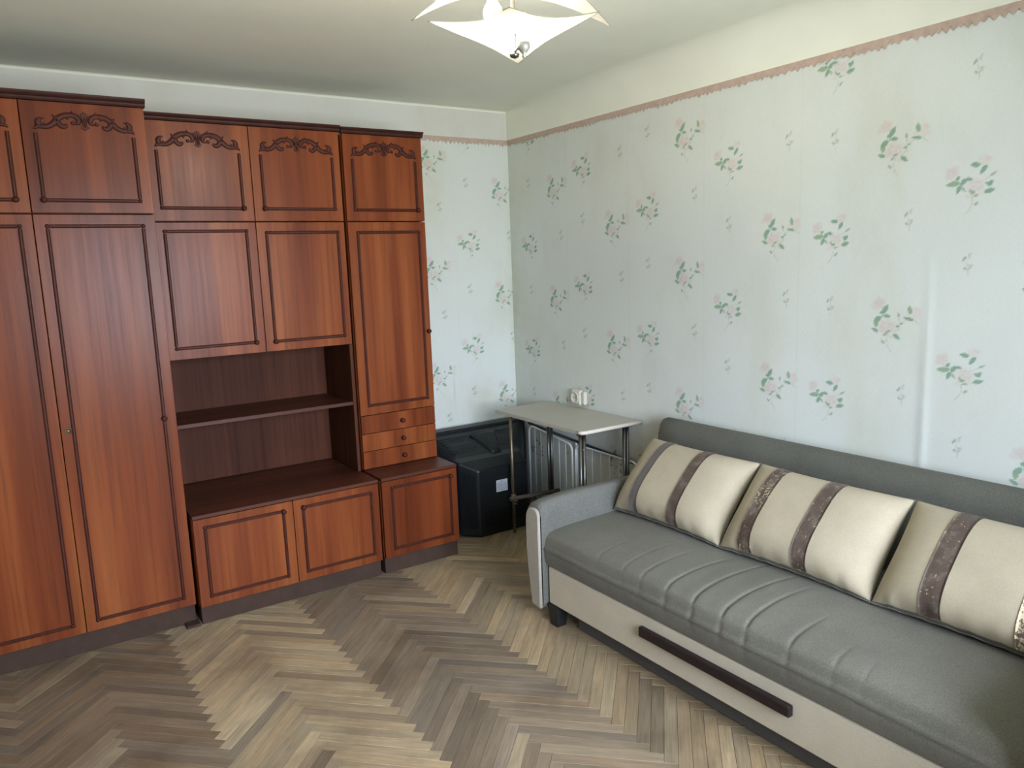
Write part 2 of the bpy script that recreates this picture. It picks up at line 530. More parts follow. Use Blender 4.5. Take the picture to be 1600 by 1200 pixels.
def paint(colour, ag, bg, kind, a0, b0):
    """Prints one motif centred on (a0, b0) of the wall; ag, bg are the coordinates of the mesh rows and columns."""
    shapes, cx, cy, (ma, mb_, mc, md) = SPEC[kind]

    def w(x, y):
        return (a0 + ma * (x - cx) + mb_ * (y - cy), b0 + mc * (x - cx) + md * (y - cy))

    def window(a_lo, a_hi, b_lo, b_hi):
        i0, i1 = np.searchsorted(ag, [a_lo, a_hi])
        j0, j1 = np.searchsorted(bg, [b_lo, b_hi])
        return i0, i1, j0, j1

    def apply(i0, i1, j0, j1, alpha, col):
        if i1 <= i0 or j1 <= j0:
            return
        t = np.array(col)
        blk = colour[i0:i1, j0:j1]
        target = np.minimum(blk, PAPER_RGB * t)
        colour[i0:i1, j0:j1] = blk + (target - blk) * alpha[..., None]

    px = .0022
    for s in shapes:
        if s[0] == 'B':
            x, y = w(s[1], s[2])
            rx, ry = s[3] * abs(ma), s[4] * abs(md)
            i0, i1, j0, j1 = window(x - 1.3 * rx, x + 1.3 * rx, y - 1.3 * ry, y + 1.3 * ry)
            A, Bv = np.meshgrid(ag[i0:i1], bg[j0:j1], indexing='ij')
            d = np.sqrt(((A - x) / rx) ** 2 + ((Bv - y) / ry) ** 2)
            rag = .12 * np.sin(np.arctan2(Bv - y, A - x) * 5 + x * 40)
            apply(i0, i1, j0, j1, np.clip((1.05 + rag - d) / .45, 0, 1) * .9, s[5])
        elif s[0] == 'L':
            p, q = np.array(w(s[1], s[2])), np.array(w(s[3], s[4]))
            wd = s[5] * abs(md) * .5
            d = q - p
            ln = np.hypot(*d)
            i0, i1, j0, j1 = window(min(p[0], q[0]) - wd, max(p[0], q[0]) + wd, min(p[1], q[1]) - wd, max(p[1], q[1]) + wd)
            A, Bv = np.meshgrid(ag[i0:i1], bg[j0:j1], indexing='ij')
            t = ((A - p[0]) * d[0] + (Bv - p[1]) * d[1]) / ln ** 2
            n = np.abs((A - p[0]) * d[1] - (Bv - p[1]) * d[0]) / ln
            prof = wd * np.clip(np.sin(np.pi * np.clip(t, 0, 1) ** .85), 0, 1) ** .75
            apply(i0, i1, j0, j1, np.clip((prof - n) / px + .5, 0, 1) * ((t > -.02) & (t < 1.02)), s[6])
        else:
            P = [np.array(w(*q)) for q in s[1]]
            hw = s[2] * abs(md) * .5
            al = min(1.0, 2 * hw / px)
            hw = max(hw, px * .55)
            lo, hi = np.min(P, 0) - .006, np.max(P, 0) + .006
            i0, i1, j0, j1 = window(lo[0], hi[0], lo[1], hi[1])
            A, Bv = np.meshgrid(ag[i0:i1], bg[j0:j1], indexing='ij')
            best = np.full(A.shape, 9.0)
            for p, q in zip(P[:-1], P[1:]):
                d = q - p
                t = np.clip(((A - p[0]) * d[0] + (Bv - p[1]) * d[1]) / (d @ d), 0, 1)
                best = np.minimum(best, np.hypot(A - p[0] - t * d[0], Bv - p[1] - t * d[1]))
            apply(i0, i1, j0, j1, np.clip((hw - best) / px + .5, 0, 1) * al, s[3])


def blotch(colour, ag, bg, a, b, ra, rb, col, amt):
    """A stain of the paper with a shape of its own."""
    A, Bv = np.meshgrid(ag, bg, indexing='ij')
    d = np.sqrt(((A - a) / ra) ** 2 + ((Bv - b) / rb) ** 2)
    k = np.clip(1 - d, 0, 1) ** 1.2 * amt
    k *= .75 + .25 * np.sin(A * 37 + Bv * 23) * np.sin(A * 13 - Bv * 41)
    colour *= 1 - k[..., None] * (1 - np.array(col))


def wall_grid(name, ag, bg, to_world, colour, relief=None, extra=None):
    na, nb = len(ag), len(bg)
    A, Bv = np.meshgrid(ag, bg, indexing='ij')
    D = relief if relief is not None else np.zeros_like(A)
    co = to_world(A, Bv, D).reshape(-1, 3)
    i, j = np.meshgrid(np.arange(na - 1), np.arange(nb - 1), indexing='ij')
    v = (i * nb + j).ravel()
    quads = np.stack([v, v + nb, v + nb + 1, v + 1], 1).astype(np.int32)
    nv, nq = len(co), len(quads)
    ex_v, ex_f = [], []
    if extra:
        eb = MB()
        eb.box(*extra, c=.0)
        ex_v, ex_f = eb.v, eb.f
    me = bpy.data.meshes.new(name)
    me.vertices.add(nv + len(ex_v))
    allco = np.concatenate([co, np.array(ex_v).reshape(-1, 3)]) if ex_v else co
    me.vertices.foreach_set('co', allco.astype(np.float32).ravel())
    loops = [quads.ravel()]
    tot = [np.full(nq, 4, np.int32)]
    for f in ex_f:
        loops.append(np.array(f, np.int32) + nv)
        tot.append(np.array([len(f)], np.int32))
    loops, tot = np.concatenate(loops), np.concatenate(tot)
    me.loops.add(len(loops))
    me.loops.foreach_set('vertex_index', loops)
    me.polygons.add(len(tot))
    me.polygons.foreach_set('loop_start', np.concatenate([[0], np.cumsum(tot)[:-1]]).astype(np.int32))
    me.polygons.foreach_set('loop_total', tot)
    me.update(calc_edges=True)
    me.validate()
    ca = me.color_attributes.new('print', 'FLOAT_COLOR', 'POINT')
    c4 = np.ones((len(me.vertices), 4), np.float32)
    c4[:, :3] = PLASTER_RGB
    c4[:nv, :3] = colour.reshape(-1, 3)
    ca.data.foreach_set('color', c4.ravel())
    me.materials.append(WALLPAPER)
    o = bpy.data.objects.new(name, me)
    COL.objects.link(o)
    return struct(o)


def axis(*spans):
    out = [np.arange(a, b - 1e-9, s) for a, b, s in spans] + [np.array([spans[-1][1]])]
    return np.concatenate(out)


# right wall: a = distance from the corner (-y), b = z
ag = axis((0, 3.4, .0046), (3.4, -ROOM_Y0 + .2, .05))
bg = axis((0, .12, .02), (.12, 2.34, .0046), (2.34, ROOM_Z, .02))
col_r = np.tile(PAPER_RGB, (len(ag), len(bg), 1))
PB = [1.679, 2.08, 1.821, 1.99, 1.639, 1.794]           # height of one B bouquet on each strip of paper
for k, zb in enumerate(PB + [1.9, 1.7]):
    for mrow in range(-4, 5):
        zz = zb + .645 * mrow
        if -.2 < zz < 2.5:
            a_b, a_a = .207 + .5175 * k, .457 + .5145 * k
            paint(col_r, ag, bg, 'B', a_b, zz)
            paint(col_r, ag, bg, 'A', a_a, zz - .345)
            paint(col_r, ag, bg, 'S', a_b + .004, zz - .282)
            paint(col_r, ag, bg, 'S', a_a + .072, zz - .345 + .382)
YEL = (.93, .88, .72)
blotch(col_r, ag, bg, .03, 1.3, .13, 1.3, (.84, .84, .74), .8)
blotch(col_r, ag, bg, .12, 2.05, .22, .30, YEL, .6)
blotch(col_r, ag, bg, .70, 1.0, .5, .5, YEL, .25)
blotch(col_r, ag, bg, 1.28, .58, .38, .30, (.88, .79, .66), .6)
blotch(col_r, ag, bg, 1.42, .60, .22, .3, (.74, .62, .46), .6)
blotch(col_r, ag, bg, .95, .15, .5, .30, (.80, .72, .62), .6)
blotch(col_r, ag, bg, .62, .72, .22, .16, (.90, .86, .76), .8)
blotch(col_r, ag, bg, 1.5, 2.2, .5, .3, YEL, .3)
blotch(col_r, ag, bg, 2.05, 1.75, .35, .5, (.97, .95, .86), .5)
for sx in (.585, 1.10, 1.615, 2.13):
    blotch(col_r, ag, bg, sx, 1.3, .006, 3, (.94, .94, .92), 1)
blotch(col_r, ag, bg, 2.672, .9, .010, .75, (.88, .88, .86), 1)
col_r[:, bg > TRIM_Z] = PLASTER_RGB
A_, B_ = np.meshgrid(ag, bg, indexing='ij')
relief = .0012 * np.exp(-((A_ - 2.672) / .018) ** 2) * np.clip((1.7 - B_) / .8, 0, 1) * 3 + .0006 * np.sin(A_ * 19 + 1) * np.sin(B_ * 7)
wall_grid('wall_right', ag, bg, lambda A, B, D: np.stack([-D, -A, B], -1), col_r[..., :], relief, (.004, .2, ROOM_Y0 - .25, .25, -.05, ROOM_Z + .1))

# back wall: a = x + 3.2, b = z
ag = axis((0, 2.32, .06), (2.32, 3.2, .0046))
bg = axis((0, .5, .04), (.5, 2.34, .0046), (2.34, ROOM_Z, .02))
col_b = np.tile(PAPER_RGB, (len(ag), len(bg), 1))
for (xa, za), (xb, zb) in (((-.079, 1.36), (-.312, 1.705)), ((-.577, 1.53), (-.83, 1.875))):
    for mrow in range(-3, 3):
        dz = .645 * mrow
        paint(col_b, ag, bg, 'A', xa + 3.2, za + dz)
        paint(col_b, ag, bg, 'B', xb + 3.2, zb + dz)
        paint(col_b, ag, bg, 'S', xb + 3.2 - .006, zb - .291 + dz)
        paint(col_b, ag, bg, 'S', xa + 3.2 + .07, za + .382 + dz)
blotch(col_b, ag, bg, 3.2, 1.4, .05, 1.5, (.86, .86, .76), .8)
blotch(col_b, ag, bg, 2.62, 2.1, .2, .5, YEL, .5)
blotch(col_b, ag, bg, 2.95, .72, .25, .2, (.84, .78, .64), .7)
blotch(col_b, ag, bg, 2.735, .80, .008, .12, (.7, .7, .64), .9)
blotch(col_b, ag, bg, 2.79, 1.6, .004, 2, (.95, .95, .9), 1)
col_b[:, bg > TRIM_Z] = PLASTER_RGB
wall_grid('wall_back', ag, bg, lambda A, B, D: np.stack([A - 3.2, D * 0, B], -1), col_b, None, (ROOM_X0 - .25, .25, .004, .2, -.05, ROOM_Z + .1))

# ------------------------------------------------------------------ the other walls, ceiling, window
mb = MB().box(ROOM_X0 - .2, ROOM_X0, ROOM_Y0 - .25, .004, -.05, ROOM_Z + .1, .0)
PLAIN_PAPER = plain_mat('pale_wallpaper', rgb(212, 214, 204), .8, .25, 0, 4, .03)
struct(obj('wall_left', mb, PLAIN_PAPER))
mb = MB()
y0, y1 = ROOM_Y0 - .25, ROOM_Y0
mb.box(ROOM_X0, WIN[0], y0, y1, -.05, ROOM_Z + .1, 0)
mb.box(WIN[1], .004, y0, y1, -.05, ROOM_Z + .1, 0)
mb.box(WIN[0], WIN[1], y0, y1, -.05, WIN[2], 0)
mb.box(WIN[0], WIN[1], y0, y1, WIN[3], ROOM_Z + .1, 0)
struct(obj('wall_front', mb, PLAIN_PAPER))

win = bpy.data.objects.new('window_1', None)
COL.objects.link(win)
win.location = ((WIN[0] + WIN[1]) / 2, ROOM_Y0 - .14, WIN[2])
struct(win)
mb = MB()
fy0, fy1 = ROOM_Y0 - .18, ROOM_Y0 - .10
mb.box(WIN[0], WIN[0] + .06, fy0, fy1, WIN[2], WIN[3], .004)
mb.box(WIN[1] - .06, WIN[1], fy0, fy1, WIN[2], WIN[3], .004)
mb.box(WIN[0] + .06, WIN[1] - .06, fy0, fy1, WIN[2], WIN[2] + .07, .004)
mb.box(WIN[0] + .06, WIN[1] - .06, fy0, fy1, WIN[3] - .06, WIN[3], .004)
xm = (WIN[0] + WIN[1]) / 2
mb.box(xm - .04, xm + .04, fy0, fy1, WIN[2] + .07, WIN[3] - .06, .004)
obj('window_frame', mb, FRAME_W, win)
gm = bpy.data.materials.new('window_glass')
gm.use_nodes = True
gn, gl = gm.node_tree.nodes, gm.node_tree.links
gn.clear()
go, gt, gg, gx, gf = [gn.new(t) for t in ('ShaderNodeOutputMaterial', 'ShaderNodeBsdfTransparent', 'ShaderNodeBsdfGlossy', 'ShaderNodeMixShader', 'ShaderNodeFresnel')]
gg.inputs['Roughness'].default_value = .02
gl.new(gf.outputs[0], gx.inputs[0]); gl.new(gt.outputs[0], gx.inputs[1]); gl.new(gg.outputs[0], gx.inputs[2]); gl.new(gx.outputs[0], go.inputs[0])
for xa, xb in ((WIN[0] + .06, xm - .04), (xm + .04, WIN[1] - .06)):
    obj('pane', MB().box(xa, xb, ROOM_Y0 - .144, ROOM_Y0 - .140, WIN[2] + .07, WIN[3] - .06, 0), gm, win)
obj('window_sill', MB().box(WIN[0] - .05, WIN[1] + .05, ROOM_Y0 - .10, ROOM_Y0 + .12, WIN[2] - .03, WIN[2], .005), FRAME_W, win)

# ceiling with a soft coved junction along the right wall and a small one along the back wall
mb = MB().box(ROOM_X0 - .2, .2, ROOM_Y0 - .25, .2, ROOM_Z + .0005, ROOM_Z + .1, 0)
rings = []
for y, R in ((0, .012), (-.06, .016), (-.15, .03), (-.3, .065), (-.5, .11), (-.8, .145), (-1.2, .16), (ROOM_Y0, .16)):
    prof = [(-.0035, TRIM_Z + .004)] + [(-R + R * math.cos(t) - .0035, ROOM_Z - R + R * math.sin(t)) for t in np.linspace(0, math.pi / 2, 14)]
    rings.append([(x, y, z) for x, z in prof])
mb.loft(rings, False, False, True)
R2 = .012
prof = [(-R2 + R2 * math.cos(t), ROOM_Z - R2 + R2 * math.sin(t)) for t in np.linspace(0, math.pi / 2, 7)]
mb.loft([[(x, y - .0005, z) for y, z in prof] for x in (ROOM_X0, 0)], False, False, True)
struct(obj('ceiling', mb, CEIL))


def border(name, length, place):
    """Paper border: straight upper edge, hand-cut zigzag lower edge."""
    mb = MB()
    p, a = [], 0.0
    rnd = random.Random(length)
    while a < length:
        st = rnd.uniform(.020, .034)
        p.append((a, rnd.uniform(.020, .028)))
        p.append((a + st * .5, rnd.uniform(.031, .043)))
        a += st
    p.append((length, .03))
    for (a0, d0), (a1, d1) in zip(p[:-1], p[1:]):
        q = [place(a0, 0, .0022), place(a1, 0, .0022), place(a1, d1, .0022), place(a0, d0, .0022)]
        q += [place(a0, 0, .0), place(a1, 0, .0), place(a1, d1, .0), place(a0, d0, .0)]
        mb.add(q, [(0, 1, 2, 3), (7, 6, 5, 4), (4, 5, 1, 0), (3, 2, 6, 7)])
    return struct(obj(name, mb, TRIM))


border('trim_1', 3.18, lambda a, d, t: (-a - .003, -t, TRIM_Z + .004 - d))
border('trim_2', 4.7, lambda a, d, t: (-t - .002, -a, TRIM_Z + .004 - d))
shadow_gap = None

# ------------------------------------------------------------------ parquet floor
floor = struct(obj('floor', MB().box(ROOM_X0 - .2, .2, ROOM_Y0 - .25, .2, -.12, -.011, 0), SUBFLOOR))
PL, PW = .400, .0445
E_U, E_V = Vector((1, -1, 0)).normalized(), Vector((-1, -1, 0)).normalized()
ORG = Vector((-2.022, .60, 0))


def project(p):
    d = Vector(p) - CAM
    w = d.dot(FW)
    if w < .05:
        return None
    return 800 + FOC * d.dot(RT) / w, 600 - FOC * d.dot(UP) / w, w


def hidden(x, y):
    return (x > -.86 and y < -1.62) or (y > -.56 and x < -.83) or (x > -.75 and y > -.42)


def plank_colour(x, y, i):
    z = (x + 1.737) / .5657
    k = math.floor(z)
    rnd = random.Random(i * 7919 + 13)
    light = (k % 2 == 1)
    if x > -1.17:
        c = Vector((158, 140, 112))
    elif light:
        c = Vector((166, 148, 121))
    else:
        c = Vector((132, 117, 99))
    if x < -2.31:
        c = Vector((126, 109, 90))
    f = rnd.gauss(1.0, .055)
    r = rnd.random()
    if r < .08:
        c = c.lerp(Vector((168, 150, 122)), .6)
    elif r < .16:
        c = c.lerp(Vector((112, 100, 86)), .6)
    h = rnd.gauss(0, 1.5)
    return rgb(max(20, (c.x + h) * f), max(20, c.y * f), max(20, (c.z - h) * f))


planks = []
idn = 0
for band in range(-12, 13):
    for i in range(-30, 150):
        for kind in 'HV':
            if kind == 'H':
                u, v = i * PW + PL / 2, i * PW + PW / 2
            else:
                u, v = i * PW - PW / 2, i * PW + PL / 2
            u += band * PL
            v -= band * PL
            c = ORG + E_U * u + E_V * v
            idn += 1
            if not (ROOM_X0 - .08 < c.x < .08 and ROOM_Y0 - .1 < c.y < .08):
                continue
            ax, bx = (E_U, E_V) if kind == 'H' else (E_V, E_U)
            cs = [c + ax * (sx * PL / 2) + bx * (sy * PW / 2) for sx, sy in ((-1, -1), (1, -1), (1, 1), (-1, 1))]
            pr = [project(q) for q in cs]
            area = 0
            if all(pr) and not hidden(c.x, c.y):
                mx, my = sum(q[0] for q in pr) / 4, sum(q[1] for q in pr) / 4
                if any(-5 < q[0] < 1605 and q[1] < 1205 for q in pr):
                    area = abs(sum(pr[k][0] * pr[(k + 1) % 4][1] - pr[(k + 1) % 4][0] * pr[k][1] for k in range(4))) / 2
                    if not (0 < mx < 1600 and my < 1200):
                        area *= .4
            planks.append((area, c, ax, bx, plank_colour(c.x, c.y, idn), idn))
planks.sort(key=lambda t: -t[0])


def plank_mesh(mb, c, ax, bx, g=.0004, tz=0.0, tilt=0.0):
    """A plank: flat top with eased edges, sides down into the joint; returns uv per vertex."""
    l, w, e = PL / 2 - g, PW / 2 - g, .0009
    vs, uv = [], []
    for (hl, hw, z) in ((l - e, w - e, 0.0), (l, w, -e), (l, w, -.0115)):
        for sx, sy in ((-1, -1), (1, -1), (1, 1), (-1, 1)):
            p = c + ax * (sx * hl) + bx * (sy * hw)
            vs.append((p.x, p.y, z + tz + tilt * sy))
            uv.append((sx * hl, sy * hw))
    flip = ax.cross(bx).z < 0
    fs = [(0, 1, 2, 3)]
    for lv in (0, 4):
        for k in range(4):
            fs.append((lv + k, lv + 4 + k, lv + 4 + (k + 1) % 4, lv + (k + 1) % 4))
    if flip:
        fs = [tuple(reversed(f)) for f in fs]
    mb.add(vs, fs)
    return uv


def set_uv(me, uv):
    lay = me.uv_layers.new(name='UVMap')
    li = np.zeros(len(me.loops), np.int32)
    me.loops.foreach_get('vertex_index', li)
    lay.data.foreach_set('uv', np.array(uv, np.float32)[li].ravel())


pmesh = {}
for key, ax, bx in (('H', E_U, E_V), ('V', E_V, E_U)):
    mb = MB()
    uv = plank_mesh(mb, Vector((0, 0, 0)), ax, bx)
    me = bpy.data.meshes.new('plank')
    me.from_pydata(mb.v, [], mb.f)
    set_uv(me, uv)
    me.materials.append(PARQ_ONE)
    pmesh[key] = me
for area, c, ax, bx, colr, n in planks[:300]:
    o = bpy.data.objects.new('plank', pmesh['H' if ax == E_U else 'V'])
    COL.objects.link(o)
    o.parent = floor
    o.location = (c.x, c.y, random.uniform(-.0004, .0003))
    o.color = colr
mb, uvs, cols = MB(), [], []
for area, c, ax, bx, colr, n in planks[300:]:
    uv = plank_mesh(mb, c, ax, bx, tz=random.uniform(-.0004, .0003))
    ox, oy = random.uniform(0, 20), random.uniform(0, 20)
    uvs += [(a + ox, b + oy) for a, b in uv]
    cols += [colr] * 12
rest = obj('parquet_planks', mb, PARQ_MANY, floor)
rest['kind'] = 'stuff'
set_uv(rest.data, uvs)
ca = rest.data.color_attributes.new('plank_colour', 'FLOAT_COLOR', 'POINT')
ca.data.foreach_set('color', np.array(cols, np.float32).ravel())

# ------------------------------------------------------------------ wall cabinets
ORN_HALF = [  # ribbons of the carved ornament, right half, (u, v, half width); u outward from the centre, v up, unit = half length of the ornament
    [(.20, .02, .004), (.13, .05, .035), (.12, .13, .045), (.19, .20, .042), (.30, .21, .045), (.42, .185, .048), (.52, .12, .052), (.58, .05, .05), (.66, -.02, .046), (.77, -.065, .042), (.87, -.06, .038), (.95, -.08, .03), (1.0, -.13, .006)],
    [(.20, .02, .004), (.24, .035, .034), (.22, .065, .02), (.27, .05, .004)],
    [(.55, .10, .045), (.50, .00, .045), (.43, -.045, .042), (.37, -.02, .030), (.36, .02, .006)],
    [(.30, .20, .02), (.33, .13, .016), (.31, .115, .004)],
    [(.545, .12, .03), (.60, .17, .014), (.62, .20, .003)],
    [(.88, -.06, .04), (.91, .03, .05), (.86, .10, .028), (.79, .11, .004)],
    [(.86, -.06, .02), (.80, .00, .012), (.78, .025, .003)],
    [(.19, .21, .02), (.23, .27, .012), (.24, .30, .003)],
]
ORN_MID = [(-.085, -.055), (0, -.105), (.085, -.055), (.055, 0), (.045, .06), (.06, .12), (.115, .235), (.065, .215), (.05, .275), (.022, .235), (0, .31), (-.022, .235), (-.05, .275), (-.065, .215), (-.115, .235), (-.06, .12), (-.045, .06), (-.055, 0)]


def ornament(x0, x1, zc, yf):
    mb = MB()
    h = (x1 - x0) / 2
    xm_ = (x0 + x1) / 2
    for sgn in (1, -1):
        for rib in ORN_HALF:
            # resample smoothly
            P = [Vector(p) for p in rib]
            Q = []
            for i in range(len(P) - 1):
                p0, p1, p2, p3 = P[max(i - 1, 0)], P[i], P[i + 1], P[min(i + 2, len(P) - 1)]
                for t in (0, .34, .67):
                    Q.append(.5 * ((2 * p1) + (p2 - p0) * t + (2 * p0 - 5 * p1 + 4 * p2 - p3) * t * t + (3 * p1 - p0 - 3 * p2 + p3) * t ** 3))
            Q.append(P[-1])
            rings = []
            for i, q in enumerate(Q):
                t = Q[min(i + 1, len(Q) - 1)] - Q[max(i - 1, 0)]
                t = Vector((t.x, t.y, 0))
                t = t.normalized() if t.length > 1e-6 else Vector((1, 0, 0))
                nrm = Vector((-t.y, t.x, 0))
                w = max(abs(q.z) * 1.28, .004)
                dep = .006
                sec = [(-w, .0), (-w * .9, dep * .7), (-w * .3, dep), (w * .3, dep), (w * .9, dep * .7), (w, .0)]
                ring = []
                for s, d in sec:
                    u, v = q.x + nrm.x * s, q.y + nrm.y * s
                    ring.append((xm_ + sgn * u * h, yf - d, zc + v * h))
                rings.append(ring if sgn > 0 else ring[::-1])
            mb.loft(rings, True, True, True)
    mb.prism([(u * h, v * h) for u, v in ORN_MID], (xm_, yf, zc), (1, 0, 0), (0, 0, 1), (0, -.006, 0))
    for u in (-.03, 0, .03):
        mb.tube([(xm_ + u * h * .5, yf - .005, zc - .06 * h), (xm_ + u * h, yf - .007, zc + .08 * h), (xm_ + u * 2.4 * h, yf - .005, zc + .22 * h)], [.001, .0035, .001], 6)
    return mb


def molding(p, q, yf, w=.0074, d=.008):
    """Half-round strip on the face y = yf from p to q, (x, z) each."""
    a, b = Vector((p[0], 0, p[1])), Vector((q[0], 0, q[1]))
    t = (b - a).normalized()
    n = Vector((-t.z, 0, t.x))
    sec = [(-w, 0), (-w * .92, .45 * d), (-w * .5, .75 * d), (-w * .35, d), (w * .35, d), (w * .5, .75 * d), (w * .92, .45 * d), (w, 0)]
    return MB().loft([[(e_.x + n.x * s, yf - h_, e_.z + n.z * s) for s, h_ in sec] for e_ in (a, b)], True, True, False)


def knob_mb(x, z, yf, r=.0115):
    return MB().lathe((x, yf, z), (0, -1, 0), [(r * .95, 0), (r * .95, .003), (r * .55, .006), (r * .55, .010), (r * .9, .014), (r, .018), (r * .8, .022), (r * .35, .0245), (.0005, .025)])


def door(parent, x0, x1, z0, z1, yf, inset=(.047, .047, .05, .05), style='plain', knob=None, breaks=None, top_gap=None, ornx=None):
    """Door with its frame of mouldings; inset = left, right, bottom, top; knob = corner code or (x, z)."""
    g = .0016
    d = obj('door', MB().box(x0 + g, x1 - g, yf, yf + .018, z0 + g, z1 - g, .0012), WOOD, parent)
    ml, mr, mbz, mt = x0 + inset[0], x1 - inset[1], z0 + inset[2], z1 - inset[3]
    c = .0095
    lines = [((ml, mbz), (mr, mbz)), ((ml, mbz), (ml, mt)), ((mr, mbz), (mr, mt))]
    if style == 'plain':
        lines.append(((ml, mt), (mr, mt)))
    corners = {'bl': (ml, mbz), 'br': (mr, mbz), 'tl': (ml, mt), 'tr': (mr, mt)}
    if style != 'plain':
        corners.pop('tl'), corners.pop('tr')
    for p, q in lines:
        hor = abs(p[1] - q[1]) < 1e-6
        a = (p[0] + c, p[1]) if hor else (p[0], p[1] + c)
        b = (q[0] - c, q[1]) if hor else (q[0], q[1] - (c if style == 'plain' else 0))
        if breaks and not hor and abs(p[0] - breaks[0]) < 1e-6:
            obj('molding', molding(a, (a[0], breaks[1] - c), yf), MOLD, d)
            obj('molding', molding((a[0], breaks[1] + c), b, yf), MOLD, d)
        else:
            obj('molding', molding(a, b, yf), MOLD, d)
    for key, (x, z) in corners.items():
        if key != knob:
            r = .0085
            obj('rosette', MB().lathe((x, yf, z), (0, -1, 0), [(r, 0), (r, .006), (r * .8, .009), (r * .4, .0105), (.0005, .011)], 10), MOLD, d)
    if knob:
        x, z = corners[knob] if isinstance(knob, str) else knob
        obj('knob', knob_mb(x, z, yf), MOLD, d)
    if style == 'carved':
        # the ornament joins the tops of the two uprights
        obj('ornament', ornament(ml - .004, mr + .006, mt + .036, yf), MOLD, d)
    return d


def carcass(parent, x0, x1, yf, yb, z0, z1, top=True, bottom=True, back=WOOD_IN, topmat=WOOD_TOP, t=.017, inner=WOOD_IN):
    sx = WOOD
    obj('side_panel', MB().box(x0, x0 + t, yf, yb, z0, z1), WOOD, parent)
    obj('side_panel', MB().box(x1 - t, x1, yf, yb, z0, z1), WOOD, parent)
    if top:
        obj('top_panel', MB().box(x0 + t, x1 - t, yf, yb, z1 - t, z1), topmat, parent)
    if bottom:
        obj('bottom_panel', MB().box(x0 + t, x1 - t, yf, yb, z0, z0 + t), WOOD_TOP, parent)
    obj('back_panel', MB().box(x0 + t, x1 - t, yb - .008, yb, z0 + (t if bottom else 0), z1 - (t if top else 0)), back, parent)


def cornice(parent, x0, x1, yf, z, h=.031, side=True):
    prof = [(0, 0), (-.010, 0), (-.014, .006), (-.014, .012), (-.022, .018), (-.026, .024), (-.026, h), (.02, h), (.02, 0)]
    obj('cornice', MB().loft([[(x, yf + a, z + b) for a, b in prof] for x in (x0, x1)], True, True, False), CORN, parent)


def plinth(parent, x0, x1, yf, h):
    mb = MB().box(x0 + .004, x1 - .004, yf + .022, yf + .04, 0, h)
    mb.box(x0 + .004, x0 + .02, yf + .04, -.06, 0, h)
    mb.box(x1 - .02, x1 - .004, yf + .04, -.06, 0, h)
    obj('plinth', mb, PLINTH, parent)


YB_ = -.035
YW, YBASE, YU = -.585, -.63, -.419
# wardrobe
x0, xg, x1 = -3.062, -2.6245, -2.186
w = thing('wardrobe', 'tall red-brown two-door wardrobe beside the open shelf unit, carcass standing on a dark plinth', 'wardrobe', ((x0 + x1) / 2, -.31, 0))
carcass(w, x0, x1, YW + .02, YB_, .0925, 1.823)
door(w, x0, xg, .0925, 1.826, YW, (.05, .046, .046, .047), breaks=(x0 + .05, .963), knob=(x0 + .05, .963))
d = door(w, xg, x1, .0925, 1.826, YW, (.046, .05, .046, .047), breaks=(x1 - .05, .963), knob=(x1 - .05, .963))
kb = MB().lathe((-2.597, YW, .963), (0, -1, 0), [(.013, 0), (.013, .003), (.009, .005), (.009, .004), (.0045, .004), (.0045, .001)], 14)
obj('keyhole_plate', kb, BRASS_OLD, d, label='round dull metal keyhole plate')
plinth(w, x0, x1, YW, .092)
obj('foot', MB().box(x1 - .055, x1 + .004, YW - .035, YW + .03, 0, .012, .002), PLINTH, w)
wt = thing('top_cabinet', 'tallest top cabinet with carved doors, sitting on the wardrobe beside the lower ones', 'cabinet', ((x0 + x1) / 2, -.31, 1.828), 'top cabinets with carved doors')
carcass(wt, x0, x1, YW + .02, YB_, 1.828, 2.2526)
door(wt, x0, xg, 1.829, 2.2526, YW, (.05, .046, .05, .121), 'carved', 'br')
door(wt, xg, x1, 1.829, 2.2526, YW, (.046, .05, .05, .121), 'carved', 'bl')
cornice(wt, x0 - .01, x1 + .004, YW, 2.2526)

# middle unit
x0, xg, x1 = -2.176, -1.7255, -1.2865
b2 = thing('base_cabinet', 'low wide two-door cabinet under the open shelf unit, between wardrobe and narrow cabinet', 'cabinet', ((x0 + x1) / 2, -.33, 0), 'low base cabinets')
t = .017
carcass(b2, x0, x1, YBASE + .02, YB_, .086, .4975, top=False)
obj('worktop', MB().box(x0, x1, YBASE - .001, YB_, .498, .515, .002), WOOD_TOP, b2)
door(b2, x0, xg, .086, .4965, YBASE, (.05, .048, .047, .042), knob='tr')
door(b2, xg, x1, .086, .4965, YBASE, (.048, .042, .047, .042), knob='tl')
plinth(b2, x0, x1, YBASE, .086)
h2 = thing('shelf_unit', 'wide open shelf unit with two doors above the niche, standing on the low wide cabinet', 'cabinet', ((x0 + x1) / 2, -.22, .516))
yb = YB_
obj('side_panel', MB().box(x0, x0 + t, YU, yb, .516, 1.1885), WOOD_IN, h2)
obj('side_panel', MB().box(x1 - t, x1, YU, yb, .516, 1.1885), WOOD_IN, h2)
obj('side_panel', MB().box(x0, x0 + t, YU + .02, yb, 1.1895, 1.8045), WOOD, h2)
obj('side_panel', MB().box(x1 - t, x1, YU + .02, yb, 1.1895, 1.8045), WOOD, h2)
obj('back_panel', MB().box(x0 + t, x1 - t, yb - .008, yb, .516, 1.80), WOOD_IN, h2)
obj('shelf', MB().box(x0 + t, x1 - t, YU + .004, yb - .009, .872, .890, .001), WOOD_TOP, h2)
obj('bottom_panel', MB().box(x0 + t, x1 - t, YU + .02, yb - .009, 1.190, 1.207), WOOD_TOP, h2)
obj('top_panel', MB().box(x0 + t, x1 - t, YU + .02, yb - .009, 1.786, 1.803), WOOD_TOP, h2)
